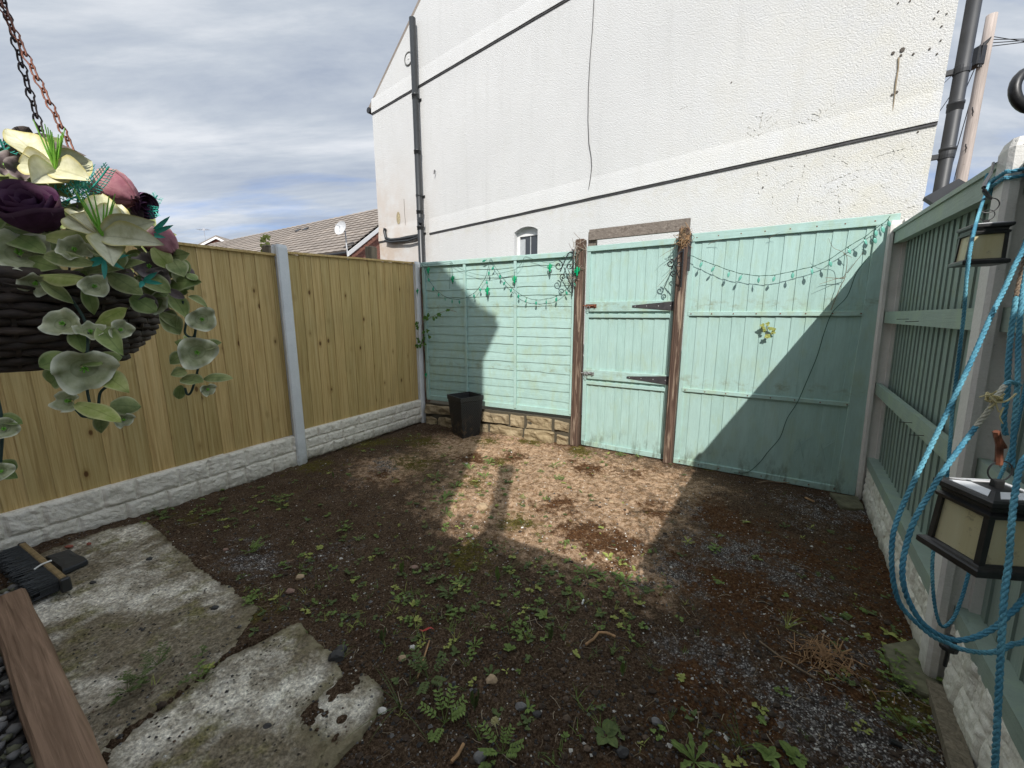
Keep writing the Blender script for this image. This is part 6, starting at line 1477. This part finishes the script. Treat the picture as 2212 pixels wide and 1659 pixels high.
# ------------------------------------------------------------------ hanging basket of artificial flowers
rim = D(-15, 612, .50); bz = D(-15, 792, .50).z; BH = rim.z-bz; BC = Vector((rim.x, rim.y, bz)); BR = .157
hb = thing('hanging_basket', 'dark woven hanging basket full of faded artificial lilies, roses and trailing leaves', 'hanging basket', BC)
def prof_r(t): return BR*(.60+.40*math.sin(min(1, t*1.15+.02)*math.pi/2)**.75)
rr = random.Random(9); m = MB(); rows = 12; stakes = 26
for i in range(rows):
    t = (i+.5)/rows; z = BH*t; R_ = prof_r(t); P = []
    for j in range(stakes*4):
        a = 2*math.pi*j/(stakes*4); wv = .004*math.cos(stakes*a/2*2+math.pi*(i % 2)); dz = .0025*mn.noise(Vector((math.cos(a)*3, math.sin(a)*3, i*2.7)))
        P.append(Vector(((R_+wv)*math.cos(a), (R_+wv)*math.sin(a), z+dz)))
    m.tube(P, [.0052+.0018*mn.noise(Vector((j*.3, i*5, 0))) for j in range(len(P))], 6, closed=True, r=rr.random())
link('weave', m, WICKER, hb, True)
m = MB()
for j in range(stakes):
    a = 2*math.pi*(j+.5)/stakes; m.tube([(prof_r(t)*math.cos(a), prof_r(t)*math.sin(a), BH*t) for t in (0.02, .25, .5, .75, 1.0, 1.08)], .003, 5)
for k in range(16):
    a = rr.uniform(-1.8, .6); t = rr.uniform(.2, .95); R_ = prof_r(t); p = Vector((R_*math.cos(a), R_*math.sin(a), BH*t)); d = Vector((-math.sin(a), math.cos(a), rr.uniform(-.2, .2)))*rr.choice([-1, 1])+Vector((math.cos(a), math.sin(a), 0))*.5; m.tube([p, p+d.normalized()*rr.uniform(.02, .045)], [.003, .0015], 5)
link('stakes', m, WICKER, hb)
m = MB(); m.lathe([(.02, .004)]+[(prof_r(t)-.006, BH*t+.003) for t in (0, .2, .4, .6, .8, 1)]+[(BR*.8, BH*1.02), (BR*.3, BH*1.25), (.001, BH*1.3)], (0, 0, 0), 30, cap=False); link('liner', m, LINER, hb, True)
m = MB(); m.tube([((BR+.004)*math.cos(2*math.pi*j/40), (BR+.004)*math.sin(2*math.pi*j/40), BH+.004) for j in range(40)], .007, 8, closed=True); link('rim', m, WICKER, hb, True)
# three chains up to a hook
APX = D(-22, -40, .50)
def chain(p, q, mat, nm='chain'):
    m = MB(); L = (q-p).length; n = int(L/.0165); d = (q-p).normalized(); a = d.cross(Vector((.2, 1, .1))).normalized(); b_ = d.cross(a)
    for k in range(n):
        c = p.lerp(q, (k+.5)/n); s_ = a if k % 2 == 0 else b_; hl = .0118
        pts = []
        for i in range(16):
            t = 2*math.pi*i/16; y = math.cos(t); w_ = .0045*(1.0 if y > 0 else .55) ; pts.append(c+d*hl*y+s_*w_*math.sin(t))
        m.tube(pts, .00105, 6, closed=True)
    return link(nm, m, mat, hb, True, world=True)
chain(D(158, 326, .50), APX, RUSTC); chain(D(95, 305, .52), APX+Vector((0, .01, 0)), DARKCH); chain(D(-150, 330, .40), APX, DARKCH)
m = MB(); m.tube([D(158, 326, .50), D(170, 420, .49), BC+Vector((BR*.9, -.04, BH))], .0012, 5); m.tube([D(95, 305, .52), D(110, 420, .52), BC+Vector((BR*.6, .12, BH))], .0012, 5); link('chain_end', m, DARKCH, hb, world=True)
m = MB(); hk = [APX+Vector((-.004, 0, -.012)), APX+Vector((.010, 0, .002)), APX+Vector((.016, 0, .022)), APX+Vector((.004, 0, .045)), APX+Vector((-.02, 0, .05)), APX+Vector((-.05, -.02, .06))]
wallp = Vector((-1.05, -.97, 2.35)); m.tube(smooth(hk+[APX+Vector((-.12, -.25, .14)), wallp], 6), .0055, 8); m.cbox(wallp.x-.02, wallp.x+.02, wallp.y-.01, wallp.y+.02, wallp.z-.2, wallp.z+.05, .004)
solo('basket_bracket', m, simple('brown_iron', (.09, .05, .055), .5, .3), 'curved brown iron hook from which the flower basket hangs, top left corner', 'bracket', smooth=True)

CAMP = Vector((0, 0, H))
def petal_geom(pb, base, tip, W, face, m=0, curl=.15, fold=.18, shape='ovate', n=8, ruffle=0.0, seed=0, teeth=0):
    d = tip-base; L = d.length; pb.leaf(base, d, face, L*1.02, W, curl=curl, fold=fold, shape=shape, m=m, n=n, ruffle=ruffle, seed=seed, teeth=teeth)
def flower_part(nm, pb, mats, parent=hb, label=None):
    o = link(nm, pb.mb, mats, parent, True, world=True); finish_edges(o, pb.e)
    if label: o['label'] = label
    return o
rr = random.Random(44)
def one_leaf(x0, y0, x1, y1, wd, mat, d0=.44, d1=None, ruffle=.0, curl=.16, nm='leaf'):
    d1 = d0+rr.uniform(-.02, .02) if d1 is None else d1; a, b_ = D(x0, y0, d0), D(x1, y1, d1); W = wd/FPX*(d0+d1)/2
    face = (CAMP-a).normalized()+Vector((rr.uniform(-.35, .35), 0, rr.uniform(.0, .7))); pb = PB(); petal_geom(pb, a, b_, W*rr.uniform(.82, 1.0), face, 0, curl=rr.uniform(.0, .4), fold=rr.uniform(-.3, .34), ruffle=rr.uniform(.01, .06), seed=rr.uniform(0, 9), shape=rr.choice(['ovate', 'petal']), n=10); return flower_part(nm, pb, mat)
LA, LB_, LC_ = LEAF_A, LEAF_B, LEAF_C
for e in [(180, 603, 80, 588, 46, LC_, .42), (182, 616, 207, 682, 28, LA, .43), (90, 608, 158, 655, 34, LB_, .42), (233, 588, 302, 630, 44, LB_, .46), (283, 640, 338, 668, 46, LA, .46), (305, 600, 362, 625, 46, LB_, .48), (362, 612, 416, 598, 46, LA, .50), (405, 590, 424, 604, 20, LA, .5), (408, 640, 443, 652, 22, LB_, .5),
          (372, 638, 402, 676, 40, LA, .5), (347, 678, 392, 722, 44, LB_, .5), (352, 668, 378, 705, 36, LB_, .51), (402, 742, 374, 736, 24, LA, .5), (432, 748, 473, 738, 32, LB_, .5), (398, 762, 370, 784, 34, LB_, .5), (400, 738, 420, 728, 28, LA, .5), (392, 818, 438, 826, 38, LB_, .5), (440, 818, 483, 808, 27, LB_, .5), (390, 832, 386, 864, 24, LA, .5), (402, 802, 372, 808, 26, LB_, .5), (396, 800, 380, 790, 22, LB_, .5),
          (160, 708, 180, 760, 38, LA, .42), (205, 700, 268, 664, 44, LC_, .43), (218, 708, 260, 760, 48, LA, .43), (150, 770, 87, 790, 48, LA, .41), (150, 795, 93, 834, 52, LA, .41), (200, 772, 262, 768, 46, LA, .42), (212, 800, 270, 836, 52, LC_, .42), (140, 772, 220, 784, 38, LA, .41), (163, 872, 247, 892, 42, LC_, .41), (238, 874, 311, 878, 46, LB_, .42), (215, 888, 222, 940, 28, LB_, .42), (160, 880, 240, 900, 36, LA, .43),
          (-10, 903, 41, 910, 34, LA, .42), (-8, 1000, 43, 1014, 32, LA, .42), (-10, 925, 30, 935, 30, LB_, .43), (-5, 1020, 34, 1030, 26, LA, .42),
          (-5, 490, 78, 524, 52, LA, .43), (100, 515, 219, 522, 50, LC_, .43), (95, 552, 184, 566, 40, LB_, .42), (170, 590, 300, 560, 40, LB_, .47), (60, 560, 110, 575, 40, LA, .43), (330, 535, 374, 582, 42, LC_, .47), (372, 560, 396, 592, 42, LB_, .49), (300, 560, 345, 600, 50, LB_, .49), (320, 600, 352, 640, 46, LA, .49), (355, 560, 362, 600, 40, LA, .5),
          (385, 585, 404, 612, 34, LB_, .51), (240, 540, 262, 580, 44, LB_, .45), (200, 530, 240, 556, 40, LB_, .44), (0, 390, 40, 370, 40, LB_, .45), (60, 390, 110, 392, 36, LB_, .46), (130, 300, 90, 330, 30, LB_, .5), (2, 440, -20, 500, 36, LA, .43), (130, 450, 165, 480, 44, LB_, .46), (270, 480, 300, 520, 40, LB_, .47), (310, 480, 340, 510, 30, MAUVE, .49)]:
    x0, y0, x1, y1, wd, mt, d_ = e; one_leaf(x0, y0, x1, y1, wd, mt, d_)
def trumpet(x, y, size, d_=.42, tilt=(0, 0), mat=TRUMPET, lab=None):
    c = D(x, y, d_); R_ = size/FPX*d_*.5; f = ((CAMP-c).normalized()+Vector((tilt[0], 0, tilt[1]))).normalized(); a = f.orthogonal().normalized(); b_ = f.cross(a); pb = PB(); P = []; E_ = []; ph = rr.uniform(0, 6)
    for i in range(8):
        t = i/7; row = []
        for j in range(41):
            g_ = 2*math.pi*j/40; ruf = (t**2.2)*(.22*math.sin(5*g_+ph)+.10*math.sin(9*g_+ph*2)); r_ = R_*(.08+.92*t**.8)*(1+.10*t*math.sin(3*g_+ph)); row.append(c+(a*math.cos(g_)+b_*math.sin(g_)*.88)*r_+f*(R_*(-.55*(1-t)**1.6+ruf))); E_.append(t if t > .3 else .3-t)
        P.append(row)
    pb.grid(P, E_); o = flower_part('trumpet_flower', pb, mat)
    m = MB(); 
    for k in range(5): m.tube([c-f*R_*.5, c-f*R_*.1+(a*math.cos(k*1.3)+b_*math.sin(k*1.3))*R_*.12], .0008, 4)
    link('stamens', m, LILY_IN, o, world=True)
for e in ((205, 617, 52, .42, (.3, .3)), (75, 615, 54, .42, (-.3, -.5)), (437, 690, 56, .49, (.2, 0)), (426, 762, 74, .485, (0, -.1)), (450, 842, 30, .49, (.3, -.5)), (132, 697, 64, .41, (-.3, .2)), (195, 712, 50, .42, (0, .9)), (262, 712, 44, .43, (.6, 0)), (183, 801, 104, .40, (0, -.35)), (140, 866, 54, .41, (-.7, 0)), (268, 908, 36, .42, (.2, -.6)), (8, 926, 48, .41, (0, 0)), (2, 1018, 40, .41, (0, 0)), (40, 540, 100, .42, (0, .5)), (160, 535, 60, .42, (0, .6)), (335, 655, 50, .48, (0, -.5)), (20, 590, 50, .42, (0, .3))): trumpet(*e)
for e in ((322, 572, 60, .475, (0, .5)), (340, 600, 50, .48, (.2, .2)), (12, 352, 60, .44, (0, .8)), (45, 362, 50, .44, (0, .3)), (318, 655, 40, .47, (0, -.3))): trumpet(*e, mat=MAUVE)
def lily(c_, dep, tips, wd, lab):
    c = D(*c_, dep); pb = PB(); face = (CAMP-c).normalized()+Vector((.1, 0, .25))
    for k, (x, y, dd) in enumerate(tips):
        petal_geom(pb, c, D(x, y, dep+dd), wd/FPX*dep, face, 0, curl=rr.uniform(-.02, .26), fold=.30, n=10, seed=k, ruffle=.035, shape='petal')
    o = flower_part('lily', pb, LILY, label=lab); m = MB(); f = face.normalized()
    for k in range(11):
        d = (f*.6+UP*1.1+Vector((rr.gauss(0, .28), rr.gauss(0, .2), 0))).normalized(); m.tube([c, c+d*.018, c+d*rr.uniform(.03, .045)+UP*.003], [.0011, .0009, .0004], 5)
    link('stamens', m, LILY_IN, o, world=True)
lily((222, 510), .415, [(147, 418, .03), (138, 462, 0), (221, 413, .015), (262, 440, .03), (322, 478, 0), (327, 514, -.02), (242, 556, -.03)], 58, 'front pale yellow lily with bright green stamens')
lily((120, 366), .44, [(16, 280, .02), (30, 345, -.01), (78, 384, -.03), (198, 347, .02), (178, 376, -.01), (85, 320, .04)], 60, 'upper pale yellow lily beside the chains')
def rose(x, y, dep, size, ax, mat, lab, layers=4):
    c = D(x, y, dep); R_ = size/FPX*dep*.5; ax = Vector(ax).normalized(); a = ax.orthogonal().normalized(); b_ = ax.cross(a); pb = PB()
    for l in range(layers):
        f_ = 1-l/(layers+.3); npet = 3 if l > 1 else 4
        for k in range(npet):
            g0 = 2*math.pi*(k/npet)+l*1.1; span = 2*math.pi/npet*1.35; P = []; E_ = []
            for i in range(9):
                t = i/8; row = []
                for j in range(11):
                    q_ = j/10; g = g0+span*(q_-.5); edge_ = 1-abs(q_-.5)*2
                    h_ = R_*(1.5*t*(.80+.20*math.sin(math.pi*q_)))+R_*.06*math.sin(q_*9+k*3+l); rad = R_*f_*(.30+.70*math.sin(t*1.9)**.8)+R_*(.22*f_*max(0, t-.75)*4*.5)
                    rad += .05*R_*k/npet; row.append(c-ax*R_*.7+ax*h_*(1-.10*l*0)+(a*math.cos(g)+b_*math.sin(g))*rad); E_.append(max(t, 0)*.98 if t > .8 else .4)
                P.append(row)
            pb.grid(P, E_)
    flower_part('rose', pb, mat, label=lab)
rose(70, 460, .43, 104, (.30, -.62, .72), ROSE_D, 'dark purple rose')
rose(262, 418, .47, 74, (-.75, -.1, .45), ROSE_P, 'dusty pink rose bud above the front lily')
rose(356, 528, .485, 60, (-.6, -.2, .7), ROSE_P, 'dusty pink rose bud at the right edge of the basket')
one_leaf(30, 312, 62, 276, 30, MAUVE, .5); one_leaf(60, 310, 138, 322, 34, MAUVE, .5); one_leaf(20, 330, 22, 284, 22, ROSE_D, .5); one_leaf(70, 300, 112, 300, 22, MAUVE, .52)
rose(300, 440, .49, 50, (.9, -.1, -.3), ROSE_D, 'dark rose bud turned away')
def fern(x0, y0, x1, y1, dep, lab=None):
    a, b_ = D(x0, y0, dep), D(x1, y1, dep+rr.uniform(-.02, .02)); d = (b_-a); L = d.length; d.normalize(); s_ = d.cross((CAMP-a).normalized()).normalized(); m = MB(); P = smooth([a, a.lerp(b_, .5)+s_*L*.06, b_], 6); m.tube(P, .0009, 5); n = int(L/.0055)
    for k in range(n):
        p = a.lerp(b_, .15+.85*k/n)+s_*L*.06*math.sin(math.pi*(.15+.85*k/n))*.9
        for sg in (1, -1):
            q_ = p+(s_*sg+d*.7).normalized()*.012*(1-.5*k/n); m.tube([p, q_], .0006, 3)
            for u_ in (.5, .8): r_ = p.lerp(q_, u_); m.tube([r_, r_+(d*1.0+s_*sg*.1).normalized()*.004], .0004, 3)
    link('fern_sprig', m, FERN, hb, world=True)
for e in ((133, 438, 235, 360, .45), (146, 440, 167, 355, .46), (190, 425, 215, 375, .47), (150, 405, 225, 395, .47), (285, 468, 340, 422, .49), (295, 450, 342, 455, .5), (0, 300, 14, 330, .46), (-5, 330, 20, 318, .46), (150, 410, 190, 350, .48), (200, 440, 250, 405, .48), (120, 400, 135, 450, .45)): fern(*e)
for (cx, cy, tips, dep) in ((225, 558, ((200, 575), (272, 552), (226, 600), (262, 578), (196, 562)), .43), (325, 506, ((364, 470), (352, 512), (370, 488)), .47), (310, 607, ((336, 590), (345, 612), (303, 620)), .46)):
    pb = PB()
    for (x, y) in tips: petal_geom(pb, D(cx, cy, dep), D(x, y, dep-.01), 9/FPX*dep, CAMP-D(cx, cy, dep), 0, curl=.1, fold=.2, n=6)
    flower_part('spiky_leaf', pb, FERN)
m = MB()
for P in (((150, 640, .44), (182, 690, .43), (190, 735, .42), (186, 790, .415), (188, 840, .42), (196, 890, .42), (180, 900, .42), (166, 885, .42)), ((240, 830, .42), (216, 850, .42), (214, 900, .42)), ((395, 650, .5), (402, 690, .5), (400, 720, .5), (418, 728, .5), (424, 700, .5), (420, 745, .5), (428, 790, .5), (415, 842, .5), (405, 852, .5), (400, 838, .5)), ((375, 640, .5), (395, 672, .5), (425, 690, .5)), ((-5, 860, .42), (5, 920, .42), (0, 1010, .42))):
    m.tube(smooth([D(*p) for p in P], 6), .0014, 6)
link('trailing_stems', m, simple('dark_green_stem', (.015, .04, .03), .6), hb, world=True)
# dense filling of leaves in the mound under the flowers
pb = PB(); K = 0; region = [(-60, 330), (60, 300), (190, 375), (300, 455), (375, 520), (415, 600), (395, 655), (330, 665), (250, 640), (100, 640), (-60, 660)]
while K < 260:
    x, y = rr.uniform(-60, 415), rr.uniform(300, 665)
    if not inpoly(np.array([x]), np.array([y]), region)[0]: continue
    dep = .50+rr.uniform(-.02, .05)-.03*(x < 200); c = D(x, y, dep); a = rr.uniform(0, 6.28); L = rr.uniform(.018, .032); d = Vector((math.cos(a), rr.uniform(-.5, .5), math.sin(a)-.2)); pb.leaf(c-d*L*.5, d, (CAMP-c).normalized()+Vector((rr.uniform(-.6, .6), 0, rr.uniform(-.3, .8))), L, L*.55, curl=.2, fold=.12, m=rr.choice([0, 0, 1, 1, 2]), n=5); K += 1
o = flower_part('filler_leaves', pb, [LEAF_B, LEAF_A, MAUVE]); o['kind'] = 'stuff'

# the right fence leans a little into the yard
for o in list(col.objects):
    if o.parent is None and o.name.split('.')[0] in ('fence_panel', 'concrete_post', 'gravel_board') and abs(o.rotation_euler.z-FR.rz) < 1e-4 and o.name.split('.')[0] != 'gravel_board':
        o.rotation_euler.x = R(1.7)
